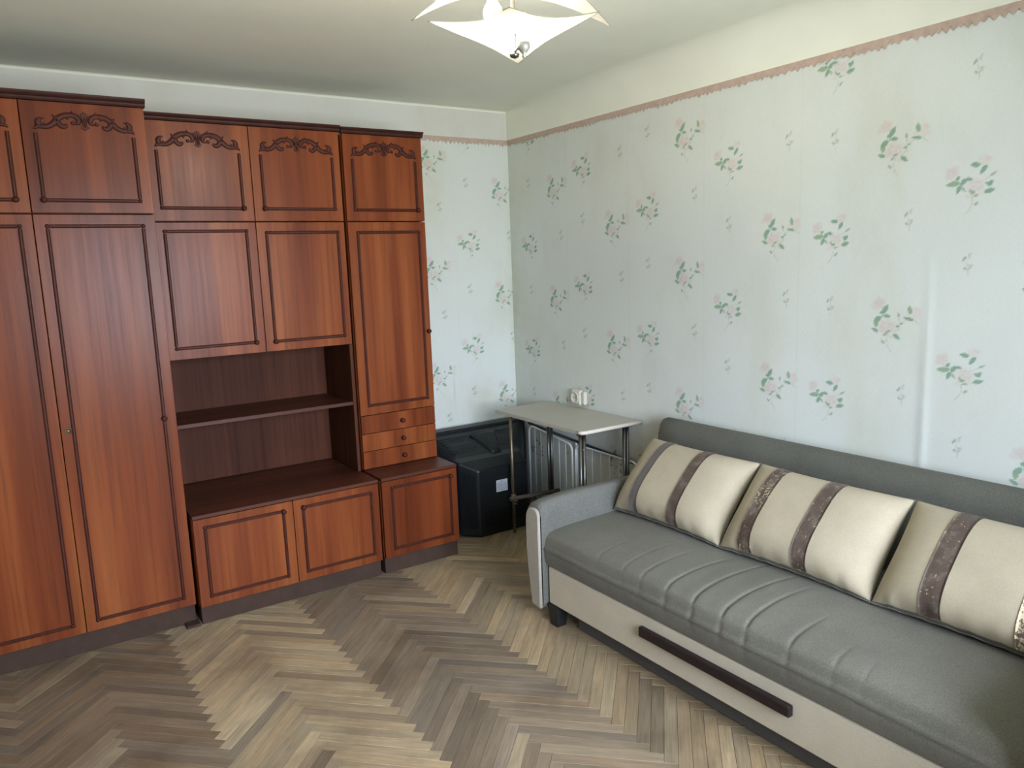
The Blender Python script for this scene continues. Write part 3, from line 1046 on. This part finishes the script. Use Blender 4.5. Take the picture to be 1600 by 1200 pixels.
door(h2, x0, xg, 1.189, 1.805, YU, (.050, .046, .052, .041), knob='br')
door(h2, xg, x1, 1.189, 1.805, YU, (.047, .038, .048, .050), knob='bl')
t2 = thing('top_cabinet', 'wide top cabinet with two carved doors, sitting on the open shelf unit', 'cabinet', ((x0 + x1) / 2, -.22, 1.806), 'top cabinets with carved doors')
carcass(t2, x0, x1, YU + .02, YB_, 1.807, 2.2395)
door(t2, x0, xg, 1.808, 2.2395, YU, (.050, .049, .058, .126), 'carved', 'br')
door(t2, xg, x1, 1.808, 2.2395, YU, (.049, .042, .058, .126), 'carved', 'bl')
cornice(t2, x0 - .004, x1 + .004, YU, 2.2395, .028)

# narrow unit
x0, x1 = -1.270, -.830
b3 = thing('base_cabinet', 'small one-door low cabinet under the drawers, beside the black television', 'cabinet', ((x0 + x1) / 2, -.33, 0), 'low base cabinets')
carcass(b3, x0, x1, YBASE + .02, YB_, .086, .4975, top=False)
obj('worktop', MB().box(x0, x1, YBASE - .001, YB_, .498, .515, .002), WOOD_TOP, b3)
door(b3, x0, x1, .086, .4965, YBASE, (.057, .044, .047, .038), knob='tr')
plinth(b3, x0, x1, YBASE, .086)
h3 = thing('tall_cabinet', 'narrow one-door cabinet with three drawers below, right of the open shelf unit', 'cabinet', ((x0 + x1) / 2, -.22, .516))
carcass(h3, x0, x1, YU + .02, YB_, .516, 1.8045)
door(h3, x0, x1, .805, 1.805, YU, (.052, .042, .052, .053), knob=(x1 - .016, 1.222))
for za, zb in ((.707, .805), (.612, .707), (.517, .612)):
    dr = obj('drawer', MB().box(x0 + .002, x1 - .002, YU, YU + .018, za + .0016, zb - .0016, .0012), WOOD, h3)
    obj('knob', knob_mb(x0 + .236, (za + zb) / 2 - .002, YU, .0125), MOLD, dr)
t3 = thing('top_cabinet', 'narrow top cabinet with one carved door, sitting above the three-drawer cabinet', 'cabinet', ((x0 + x1) / 2, -.22, 1.806), 'top cabinets with carved doors')
carcass(t3, x0, x1, YU + .02, YB_, 1.807, 2.2355)
door(t3, x0, x1, 1.808, 2.2355, YU, (.048, .042, .056, .122), 'carved', 'br')
cornice(t3, x0 - .006, x1 + .004, YU, 2.2355, .027)

# ------------------------------------------------------------------ television, seen from behind
tv = thing('television', 'black tube television with its back turned to the room, on the floor by the corner', 'television', (-.43, -.26, 0))


def ring(y, xa, xb, za, zb, r, n=6):
    pts = []
    for cx, cz, a0 in ((xb - r, zb - r, 0), (xa + r, zb - r, 90), (xa + .02, za + .02, 180), (xb - .02, za + .02, 270)):
        rr = r if a0 < 180 else .02
        for k in range(n + 1):
            a = math.radians(a0 + 90 * k / n)
            pts.append((cx + rr * math.cos(a), y, cz + rr * math.sin(a)))
    return pts


mb = MB()
mb.loft([ring(-.045, -.79, -.035, .0, .572, .03), ring(-.052, -.798, -.025, .0, .578, .03), ring(-.125, -.798, -.025, .0, .578, .03), ring(-.132, -.79, -.033, .002, .570, .03)], smooth=False)
obj('front_bezel', mb, TVBLACK, tv)
sec = [(-.132, -.775, -.05, .005, .560, .04), (-.18, -.765, -.075, .005, .545, .09), (-.25, -.745, -.13, .005, .512, .10), (-.31, -.72, -.19, .005, .477, .09), (-.345, -.705, -.225, .004, .457, .04), (-.385, -.694, -.240, .003, .449, .018), (-.40, -.688, -.245, .002, .446, .016), (-.472, -.612, -.262, .0, .404, .014), (-.48, -.600, -.268, .004, .396, .012)]
mb = MB().loft([ring(*s) for s in sec], smooth=False)
obj('rear_housing', mb, TVBLACK, tv)
# cooling ribs on the slanted side, slots in the sloping top, moulded hump, rear seams, sticker
mb = MB()
p0, p1 = Vector((-.686, -.402, 0)), Vector((-.613, -.471, 0))
for k in range(7):
    q = p0.lerp(p1, .08 + .84 * k / 6)
    n = Vector((-.69, -.72, 0)).normalized()
    a = q + n * .001
    s = (p1 - p0).normalized() * .0028
    b = a + n * .005
    vs = [a - s, a + s, b + s, b - s]
    mb.add([(v.x, v.y, .05) for v in vs] + [(v.x, v.y, .40 - .035 * k / 6) for v in vs], [(0, 1, 2, 3), (7, 6, 5, 4), (0, 4, 5, 1), (1, 5, 6, 2), (2, 6, 7, 3), (3, 7, 4, 0)])
obj('side_vents', mb, TVDARK, tv)
for side in (0, 1):
  mb = MB()
  for k in range(9):
    f = k / 8
    y = -.185 - .12 * f
    z = .5433 - (.5433 - .4795) * f
    xa, xb = -.70 + .03 * f, -.20 - .03 * f
    a, b = ((xa, -.50), (-.34, xb))[side]
    mb.box(a, b, y - .003, y + .003, z - .006, z + .002, .001)
  vt = obj('top_vent', mb, TVBLACK, tv)
  vt['kind'] = 'stuff'
mb = MB()
rings = []
for f in np.linspace(0, 1, 7):
    y = -.20 - .16 * f
    zb = .538 - .088 * f
    hw = .068 * (1 - f) ** 1.3 + .030
    ht = .030 * (1 - f * .3)
    rings.append([(-.395 + hw * math.cos(a), y, zb - .004 + ht * math.sin(a) ** .8) for a in np.linspace(0, math.pi, 9)])
mb.loft(rings, True, True, True)
obj('neck_hump', mb, TVBLACK, tv)
mb = MB().box(-.52, -.36, -.483, -.479, .352, .356, .001)
mb.box(-.585, -.28, -.483, -.479, .035, .039, .001)
for k in range(7):
    xx = -.345 + k * .011
    mb.box(xx - .002, xx + .002, -.4835, -.479, .06, .26, .001)
obj('rear_ribs', mb, TVDARK, tv)
obj('connector_panel', MB().box(-.57, -.37, -.4835, -.479, .06, .15, .002), TVDARK, tv)
st = obj('sticker', MB().box(-.487, -.409, -.4818, -.4795, .252, .322, .0003), PAPER, tv, label='white rating sticker')
mb = MB()
mb.box(-.452, -.444, -.4824, -.4816, .308, .315, .0001)
rnd = random.Random(5)
for k in range(7):
    z = .300 - k * .0065
    x = -.480
    while x < -.418:
        l = rnd.uniform(.004, .014)
        mb.box(x, min(x + l, -.415), -.4823, -.4816, z - .0012, z + .0012, .0001)
        x += l + .004
obj('print', mb, INK, st)

# ------------------------------------------------------------------ table
tb = thing('table', 'small pale laminate table on chrome tube legs in the corner, over the drying rack', 'table', (-.2, -.79, 0))
poly = [(-.414, -.385), (-.008, -.385), (-.008, -1.190), (-.385, -1.190), (-.405, -1.182), (-.414, -1.163)]
mb = MB().prism(poly, (0, 0, .700), (1, 0, 0), (0, 1, 0), (0, 0, .019))
obj('tabletop', mb, LAMINATE, tb)
mb = MB()
mb.tube([(-.008, -1.190, .7095), (-.385, -1.190, .7095), (-.405, -1.182, .7095), (-.414, -1.163, .7095)], .0102, 10)
obj('edge_band', mb, LAM_EDGE, tb)
# thin old tube at the near left corner
obj('leg', MB().tube([(-.404, -.530, 0), (-.404, -.530, .4), (-.403, -.528, .70)], .0095, 10), DULL_TUBE, tb, label='single worn brass-coloured tube leg')


def twin_leg(x, y, ax, sep=.0115, r=.0095):
    mb = MB()
    for s in (-1, 1):
        dx, dy = (s * sep, 0) if ax == 'x' else (0, s * sep)
        mb.tube([(x + dx, y + dy, .006), (x + dx, y + dy, .698)], r, 10)
        mb.lathe((x + dx, y + dy, 0), (0, 0, 1), [(r * 1.25, 0), (r * 1.25, .02), (r, .022)], 10)
    mb.box(x - .024, x + .024, y - .018, y + .018, .694, .7005, .001)
    return obj('leg', mb, CHROME, tb)


twin_leg(-.115, -.515, 'x')
twin_leg(-.392, -1.165, 'x')
twin_leg(-.095, -1.165, 'x')
mb = MB().tube([(-.432, -.537, .212), (-.085, -.552, .200)], .0125, 10)
rl = obj('crossbar', mb, RAIL, tb)
mb = MB().lathe((-.404, -.532, .190), (0, 0, 1), [(.016, 0), (.016, .045), (.012, .048)], 12)
mb.lathe((-.404, -.556, .205), (0, -1, 0), [(.009, -.01), (.009, .008), (.006, .012)], 8)
mb.tube([(-.416, -.55, .185), (-.392, -.55, .178)], .005, 8)
obj('clamp', mb, RAIL, rl)

# ------------------------------------------------------------------ drying rack folded against the wall
rk = thing('drying_rack', 'folded white wire clothes drying rack leaning on the wall under the table', 'drying rack', (-.05, -.70, 0))


def frame(y0, y1, zt0, zt1, zb, x=-.045, r=.0062, c=.045):
    pts = [(x, y0, zb)]
    pts += [(x, y0, zt0 - c)]
    for k in range(1, 6):
        a = math.pi / 2 * k / 6
        pts.append((x, y0 - c * (1 - math.cos(a)), zt0 - c + c * math.sin(a)))
    pts.append((x, y0 - c, zt0))
    pts.append((x, y1 + c, zt1))
    for k in range(1, 6):
        a = math.pi / 2 * k / 6
        pts.append((x, y1 + c - c * math.sin(a), zt1 - c * (1 - math.cos(a))))
    pts += [(x, y1, zt1 - c), (x, y1, zb)]
    return MB().tube(pts, r, 8)


for (ya, yb2, za, zb2) in ((-.20, -.640, .540, .497), (-.672, -1.205, .500, .492)):
    fr = obj('wire_frame', frame(ya, yb2, za, zb2, .02), WHITE_WIRE, rk)
    n = 7
    for k in range(1, n):
        y = ya + (yb2 - ya) * k / n
        z = za + (zb2 - za) * k / n
        obj('wire', MB().tube([(-.045, y, .03), (-.045, y, z)], .0018, 6), WHITE_WIRE, fr)
    obj('lower_bar', MB().tube([(-.045, ya, .03), (-.045, yb2, .03)], .005, 8), WHITE_WIRE, fr)
obj('dark_bar', MB().tube([(-.024, -.17, .548), (-.024, -.66, .512), (-.024, -1.30, .470)], .0085, 8), DARK_METAL, rk)
obj('leg', MB().tube([(-.024, -.655, .512), (-.024, -.655, .0)], .007, 8), WHITE_WIRE, rk)

# ------------------------------------------------------------------ wall socket
sk = thing('wall_socket', 'cream surface-mounted wall socket above the back edge of the table', 'socket', (0, -.665, .785))
mb = MB().box(-.034, -.002, -.712, -.622, .735, .825, .010)
obj('housing', mb, SOCKET, sk)
mb = MB().lathe((-.034, -.664, .780), (-1, 0, 0), [(.034, 0), (.034, .005), (.030, .007), (.028, .002), (.002, .0015)], 18)
fc = obj('socket_face', mb, SOCKET, sk)
mb = MB()
for s in (-1, 1):
    mb.lathe((-.0335, -.664 + s * .0095, .780), (-1, 0, 0), [(.003, 0), (.003, .0040), (.002, .0041)], 8)
obj('socket_hole', mb, SOCKET_D, fc)
obj('side_cover', MB().box(-.028, -.002, -.745, -.7125, .740, .820, .008), SOCKET, sk)

# ------------------------------------------------------------------ sofa
sf = thing('sofa', 'long grey fabric sofa with beige drawer front along the flowered wall', 'sofa', (-.5, -2.49, 0))
S0, S1 = -1.565, -3.440           # inner faces of the two arms


def seat_height(x, y):
    """Top of the seat mattress."""
    t = np.clip((x + .93) / .055, 0, 1)
    edge = .026 * (1 - np.sqrt(np.clip(1 - (1 - t) ** 2, 0, 1)))
    crown = .024 * np.sin(np.pi * np.clip((x + .93) / .75, 0, 1)) ** .7
    ends = .004 * np.exp(-((y - S0) / .05) ** 2) + .004 * np.exp(-((y - S1) / .05) ** 2)
    w = 0
    for yc, amp, ln, sk_ in WRINK:
        yy = y - yc - sk_ * (x + .93) + .7 * (x + .93) ** 2
        fall = np.clip(1 - (x + .93) / ln, 0, 1) ** .6 * np.clip((x + .935) / .02, .35, 1)
        w = w + amp * fall * (-.95 * np.exp(-(yy / .0065) ** 2) + .25 * np.exp(-((yy + .022) / .022) ** 2) + .12 * np.exp(-((yy - .03) / .02) ** 2))
    return .412 - edge + crown - ends + w + .003 * np.sin(y * 9) * np.sin(x * 8)


WRINK = [(-1.90, .0015, .25, .2), (-2.05, .002, .30, .25), (-2.15, .003, .33, .25), (-2.28, .0055, .38, .25), (-2.405, .007, .42, .28), (-2.53, .0075, .40, .25), (-2.63, .006, .36, .25), (-2.79, .005, .22, .2), (-2.94, .003, .14, .2), (-3.03, .002, .10, .2)]
nx, ny = 70, 420
xs = np.concatenate([np.linspace(-.930, -.83, 26), np.linspace(-.83, -.14, nx - 26 + 1)[1:]])
ys = np.linspace(S0 - .002, S1 + .002, ny)
X, Y = np.meshgrid(xs, ys, indexing='ij')
Z = seat_height(X, Y)
# front face of the mattress below the rounded edge
nf = 12
zf = np.linspace(.272, 1, nf, endpoint=False)
V, F = [], []
rows = []
for k in range(nf):
    f = k / nf
    zrow = .272 + (Z[0] - .272) * f
    bulge = .010 * math.sin(math.pi * f) + (.006 if .62 < f < .75 else 0)
    wr = 0
    for yc, amp, ln, sk_ in WRINK:
        wr = wr - amp * .8 * f * np.exp(-((ys - yc) / .012) ** 2)
    rows.append(np.stack([-.930 - bulge - wr * .6 + 0 * ys, ys, zrow], -1))
for k in range(len(xs)):
    rows.append(np.stack([X[k], Y[k], Z[k]], -1))
rows.append(np.stack([X[-1], Y[-1], Z[-1] * 0 + .272], -1))
rows = np.array(rows)
mb = MB()
nr = len(rows)
mb.add(rows.reshape(-1, 3).tolist(), [(i * ny + j, i * ny + j + 1, (i + 1) * ny + j + 1, (i + 1) * ny + j) for i in range(nr) for j in range(ny - 1) if i + 1 < nr], True)
mb.add([tuple(rows[i][0]) for i in range(nr)], [tuple(range(nr))])
mb.add([tuple(rows[i][-1]) for i in range(nr)], [tuple(reversed(range(nr)))])
mb.box(-.925, -.15, S1 + .004, S0 - .004, .268, .2725, 0)
obj('seat', mb, GREY_FAB, sf)
# seam piping along the front of the seat
obj('seat_seam', MB().tube([(-.9405, y, .345 + .002 * math.sin(y * 21)) for y in np.linspace(S0 - .01, S1 + .01, 60)], .0022, 6), GREY_FAB, sf)
mb = MB().box(-.926, -.900, S1 + .004, S0 - .006, .094, .269, .008)
dp = obj('drawer_front', mb, BEIGE, sf, label='beige cloth drawer front')
mb = MB().box(-.950, -.9265, -2.812, -2.158, .186, .224, .004)
obj('handle', mb, WENGE, dp, label='long dark wood handle')
mb = MB().box(-.866, -.20, S1 + .03, -1.70, .006, .098, .003)
obj('under_box', mb, SKIRT, sf)
mb = MB().box(-.898, -.15, S1 + .004, S0 - .004, .098, .266, .002)
obj('base_frame', mb, SKIRT, sf)


def sofa_arm(sign, yin, lab=None):
    """Arm lofted along x; section in y, z with a bulged outer face narrowing towards the floor."""
    def section(x, zt, wtop):
        pts = []
        prof_out = [(.066, .078), (.076, .14), (.092, .25), (.100, .36), (wtop, .45), (wtop, zt - .035), (wtop - .008, zt - .012), (wtop - .028, zt)]
        prof_in = [(.026, zt + .006), (.008, zt + .002), (0, zt - .016), (0, .45), (0, .26), (0, .10), (.004, .078)]
        for d, z in prof_out + prof_in:
            pts.append((x, yin + sign * d, z))
        return pts if sign > 0 else pts[::-1]
    st = [(-.951, .505, .090), (-.955, .512, .094), (-.952, .528, .098), (-.94, .540, .100), (-.90, .548, .101), (-.78, .557, .101), (-.6, .556, .101), (-.4, .553, .101), (-.13, .55, .101)]
    mb = MB().loft([section(*s) for s in st])
    a = obj('arm', mb, ARM_FAB, sf)
    # beige facing on the front, a little proud, with a piping edge
    fpts = [(.064, .077), (.075, .14), (.091, .25), (.099, .36), (.099, .45), (.094, .490), (.082, .512), (.066, .520), (.028, .522), (.012, .516), (.003, .500), (.003, .26), (.003, .080), (.012, .070)]
    ring0 = [(-.950, yin + sign * d, z) for d, z in fpts]
    cy_, cz_ = yin + sign * .05, .32
    ring1 = [(-.960, yin + sign * d, z) for d, z in fpts]
    ring2 = [(-.966, cy_ + (yin + sign * d - cy_) * .88, cz_ + (z - cz_) * .975) for d, z in fpts]
    rr = [ring0, ring1, ring2]
    if sign < 0:
        rr = [r[::-1] for r in rr]
    obj('front_facing', MB().loft([r[::-1] for r in rr]), FACING, a, label='beige facing on the front of the arm')
    return a


sofa_arm(1, S0)
sofa_arm(-1, S1)
# backrest: rounded slab against the wall
prof = [(-.205, .36), (-.185, .55), (-.155, .72), (-.140, .765), (-.118, .787), (-.09, .790), (-.055, .781), (-.022, .763), (-.014, .74), (-.014, .20), (-.20, .20)]
rings = []
for y, k in ((-1.462, .93), (-1.470, 1.0), (-1.6, 1.003), (-2.5, 1.0), (-3.4, 1.004), (-3.52, 1.0), (-3.528, .93)):
    rings.append([(x if k > .95 else -.1 + (x + .1) * .9, y, z if k > .95 else .45 + (z - .45) * .985) for x, z in prof])
obj('backrest', MB().loft([r[::-1] for r in rings]), GREY_DARK, sf, sub=0)
for (fx, fy) in ((-.90, -1.602), (-.90, -3.39), (-.12, -1.602), (-.12, -3.39)):
    mb = MB().loft([[(fx + sx * h, fy + sy * h, z) for sx, sy in ((-1, -1), (1, -1), (1, 1), (-1, 1))] for h, z in ((.024, 0), (.034, .096))], smooth=False)
    obj('leg', mb, FOOT, sf)


# ------------------------------------------------------------------ back cushions
def cushion(y0, y1, label, strips, mats, flakes, lean=0.0, seed=0, sw=.026):
    """Puffy cushion leaning on the backrest; strips = centre positions across the width, 0..1."""
    ym = (y0 + y1) / 2
    W = abs(y1 - y0) / 2
    H = .225
    bx, bz = -.545, .445             # foot of the cushion on the seat
    tx, tz = -.295 + lean, .735      # its top
    up = Vector((tx - bx, 0, tz - bz))
    H = up.length / 2
    up.normalize()
    side = Vector((0, -1, 0))
    nrm = Vector((-up.z, 0, up.x))   # towards the room
    ctr = Vector(((bx + tx) / 2, ym, (bz + tz) / 2))
    th = thing('cushion', label, 'cushion', (ctr.x, ctr.y, ctr.z), 'striped back cushions on the sofa')
    nu, nv = 44, 32
    rnd = np.random.default_rng(seed)
    ph = rnd.uniform(0, 6, 8)

    def surf(u, v, face):
        """u, v in -1..1; face +1 front, -1 back."""
        pin = 1 - .045 * (v * v) * (1 - abs(u) ** 4) * 0
        uu = u * (1 - .035 * (1 - v * v) ** 1.0 * abs(u) ** 3)
        vv = v * (1 - .05 * (1 - u * u) * abs(v) ** 3)
        b = max(0.0, (1 - abs(u) ** 3.2)) ** .52 * max(0.0, (1 - abs(v) ** 3.0)) ** .52
        # fuller towards the foot
        dep = (.098 if face > 0 else .062) * b * (1 - .16 * v)
        # small gathers along the bottom seam
        if face > 0:
            g = math.exp(-((v + 1) / .16) ** 2) * (1 - abs(u) ** 6)
            dep += .005 * g * (math.sin(u * 23 + ph[0]) + .6 * math.sin(u * 41 + ph[1]))
            dep += .003 * math.sin(u * 3 + ph[2]) * math.sin(v * 2.5 + ph[3]) * b
        p = ctr + side * (uu * W) + up * (vv * H) + nrm * (dep * face)
        return p

    def grid(us, vs, face, off=0.0):
        pts = []
        for u in us:
            for v in vs:
                p = surf(u, v, face)
                if off:
                    du, dv = .002, .002
                    a = surf(min(1, u + du), v, face) - surf(max(-1, u - du), v, face)
                    b = surf(u, min(1, v + dv), face) - surf(u, max(-1, v - dv), face)
                    n = a.cross(b)
                    if n.length > 1e-9:
                        n.normalize()
                        if n.dot(nrm) * face < 0:
                            n = -n
                        p = p + n * off
                pts.append(p)
        return pts

    def spaced(n):
        return [math.sin(t) for t in np.linspace(-math.pi / 2, math.pi / 2, n)]

    us, vs = spaced(nu), spaced(nv)
    mb = MB()
    for face, mi in ((1, 0), (-1, 1)):
        mb.mat = mi
        fs = [(i * nv + j, (i + 1) * nv + j, (i + 1) * nv + j + 1, i * nv + j + 1) for i in range(nu - 1) for j in range(nv - 1)]
        if face > 0:
            fs = [tuple(reversed(f)) for f in fs]
        fs = [tuple(reversed(f)) for f in fs]
        mb.add(grid(us, vs, face), fs, True)
        if face > 0:      # the grey back cloth comes round under the front panel
            nb = len(mb.m) - len(fs)
            for q in range(len(fs)):
                if q % (nv - 1) < 2:
                    mb.m[nb + q] = 1
    obj('cover', mb, [CUSH, GREY_FAB], th)
    # seam piping round the edge
    loop = [surf(u, -1, 1) for u in us] + [surf(1, v, 1) for v in vs[1:]] + [surf(u, 1, 1) for u in us[::-1][1:]] + [surf(-1, v, 1) for v in vs[::-1][1:]]
    obj('piping', MB().tube(loop, .0035, 6), GREY_FAB, th)
    for uc, mt, fl in zip(strips, mats, flakes):
        wu = sw / W
        u_c = uc * 2 - 1
        su = [u_c - wu + 2 * wu * k / 8 for k in range(9)]
        sv = [max(vs[2] + .01, v * .985) for v in spaced(nv * 2)]
        n2 = len(sv)
        top = grid(su, sv, 1, .0028)
        low = grid(su, sv, 1, .0004)
        mb = MB()
        fs = [(i * n2 + j, i * n2 + j + 1, (i + 1) * n2 + j + 1, (i + 1) * n2 + j) for i in range(8) for j in range(n2 - 1)]
        mb.add(top, [tuple(reversed(f)) for f in fs], True)
        off = len(mb.v)
        mb.add(low, [], True)
        rim = []
        for i in (0, 8):
            for j in range(n2 - 1):
                a, b = i * n2 + j, i * n2 + j + 1
                rim.append((a, b, b + off, a + off) if i else (b, a, a + off, b + off))
        for f in rim:
            mb.f.append(f); mb.s.append(True); mb.m.append(0)
        s = obj('strip', mb, mt, th, label='worn brown strip' if mt is STRIP else 'grey strip')
        s.color = (fl, fl, fl, 1)
    return th


cushion(-1.576, -2.186, 'beige cushion with two intact grey strips, by the sofa arm near the table', (.25, .63), (STRIP_GREY, STRIP), (0, .25), 0, 1, .026)
cushion(-2.192, -2.815, 'middle beige cushion with two brown strips worn along their edges', (.22, .60), (STRIP, STRIP), (.62, .55), 0, 2, .030)
cushion(-2.822, -3.415, 'beige cushion with the most flaking brown strips, at the window end of the sofa', (.33, .78), (STRIP, STRIP), (.5, 1.0), 0, 3, .033)

# ------------------------------------------------------------------ ceiling lamp
LC = Vector((-1.535, -2.325, 2.206))
lamp = thing('ceiling_lamp', 'lit ceiling lamp with curled frosted glass sheets on a short stem', 'lamp', (LC.x, LC.y, ROOM_Z))
SHADE = bpy.data.materials.new('frosted_glass_shade')
SHADE.use_nodes = True
sn, sl = SHADE.node_tree.nodes, SHADE.node_tree.links
sn.clear()
so, sa, sb, sx_ = [sn.new(t_) for t_ in ('ShaderNodeOutputMaterial', 'ShaderNodeBsdfTranslucent', 'ShaderNodeBsdfDiffuse', 'ShaderNodeMixShader')]
sa.inputs[0].default_value = (.46, .45, .39, 1)
sb.inputs[0].default_value = (.42, .41, .36, 1)
sx_.inputs[0].default_value = .45
sl.new(sa.outputs[0], sx_.inputs[1]); sl.new(sb.outputs[0], sx_.inputs[2]); sl.new(sx_.outputs[0], so.inputs[0])
AR = Vector((RT.x, RT.y, 0)).normalized()
AC = Vector((-FW.x, -FW.y, 0)).normalized()


def sheet(zc, ra, rc, ka, kc, rot, shift=(0, 0)):
    """Square glass sheet with pointed corners along two axes, sagging as a saddle."""
    mb = MB()
    n = 28
    ca_, sa_ = math.cos(rot), math.sin(rot)
    e1, e2 = AR * ca_ + AC * sa_, AC * ca_ - AR * sa_
    pts = []
    for i in range(n + 1):
        for j in range(n + 1):
            p, q = -1 + 2 * i / n, -1 + 2 * j / n
            a, c = (p + q) / 2, (q - p) / 2           # corners on the axes
            # pull the edges in so that the corners become long points
            m = abs(a) + abs(c)
            k = 1 - .20 * m * (4 * abs(a) * abs(c) / max(m * m, 1e-6)) ** 1.2
            a, c = a * k, c * k
            z = zc + ka * abs(a) ** 1.7 + kc * abs(c) ** 1.7
            pos = LC + e1 * (a * ra) + e2 * (c * rc) + Vector((0, 0, z)) + AR * shift[0] + AC * shift[1]
            pts.append(pos)
    N1 = n + 1
    mb.add(pts, [(i * N1 + j, i * N1 + j + 1, (i + 1) * N1 + j + 1, (i + 1) * N1 + j) for i in range(n) for j in range(n)], True)
    edge = [pts[i] for i in range(N1)] + [pts[i * N1 + n] for i in range(1, N1)] + [pts[n * N1 + j] for j in range(n - 1, -1, -1)] + [pts[i * N1] for i in range(n - 1, 0, -1)]
    mb.tube(edge + [edge[0]], .0013, 6)
    return mb


obj('glass_sheet', sheet(-.022, .232, .262, .045, -.012, math.radians(3)), SHADE, lamp)
obj('glass_sheet', sheet(.115, .275, .235, -.110, .03, math.radians(-12)), SHADE, lamp)
mb = MB()
mb.lathe((LC.x, LC.y, LC.z - .085), (0, 0, 1), [(.002, 0), (.012, .004), (.014, .012), (.006, .018), (.006, ROOM_Z - LC.z + .06)], 12)
obj('stem', mb, CHROME, lamp)
obj('canopy', MB().lathe((LC.x, LC.y, ROOM_Z), (0, 0, -1), [(.055, 0), (.055, .012), (.045, .028), (.012, .036), (.002, .037)], 24), CHROME, lamp)
BULB = bpy.data.materials.new('glowing_bulb')
BULB.use_nodes = True
bb = BULB.node_tree.nodes['Principled BSDF']
bb.inputs['Emission Color'].default_value = (1, .93, .78, 1)
bb.inputs['Emission Strength'].default_value = 100
bpos = LC + AR * -.055
mb = MB().lathe((bpos.x, bpos.y, bpos.z + .075), (0, 0, -1), [(.012, 0), (.013, .012), (.022, .028), (.026, .042), (.022, .056), (.010, .064), (.001, .066)], 18)
obj('bulb', mb, BULB, lamp)
mb = MB().lathe((bpos.x, bpos.y, bpos.z + .110), (0, 0, -1), [(.016, 0), (.018, .004), (.018, .04), (.014, .044)], 14)
mb.tube([(bpos.x, bpos.y, bpos.z + .100), (LC.x, LC.y, LC.z + .105)], .005, 8)
obj('bulb_holder', mb, CHROME, lamp)
cp = LC + AR * .022 + AC * .125 + Vector((0, 0, -.092))
mb = MB().lathe(cp, (0, 0, -1), [(.016, -.014), (.016, .0), (.010, .008), (.004, .014), (.006, .020), (.001, .026)], 12)
mb.tube([cp + Vector((0, 0, .012)), LC + Vector((0, 0, -.066))], .004, 8)
obj('glass_clip', mb, plain_mat('satin_nickel', rgb(176, 178, 168), .5, .5, .6), lamp)
pt = bpy.data.lights.new('lamp_light', 'POINT')
pt.energy = 10
pt.color = (1.0, .93, .80)
pt.shadow_soft_size = .035
pto = bpy.data.objects.new('lamp_light', pt)
COL.objects.link(pto)
pto.parent = lamp
pto.location = bpos - lamp.location + Vector((0, 0, .035))
bpy.data.objects['bulb'].visible_shadow = True
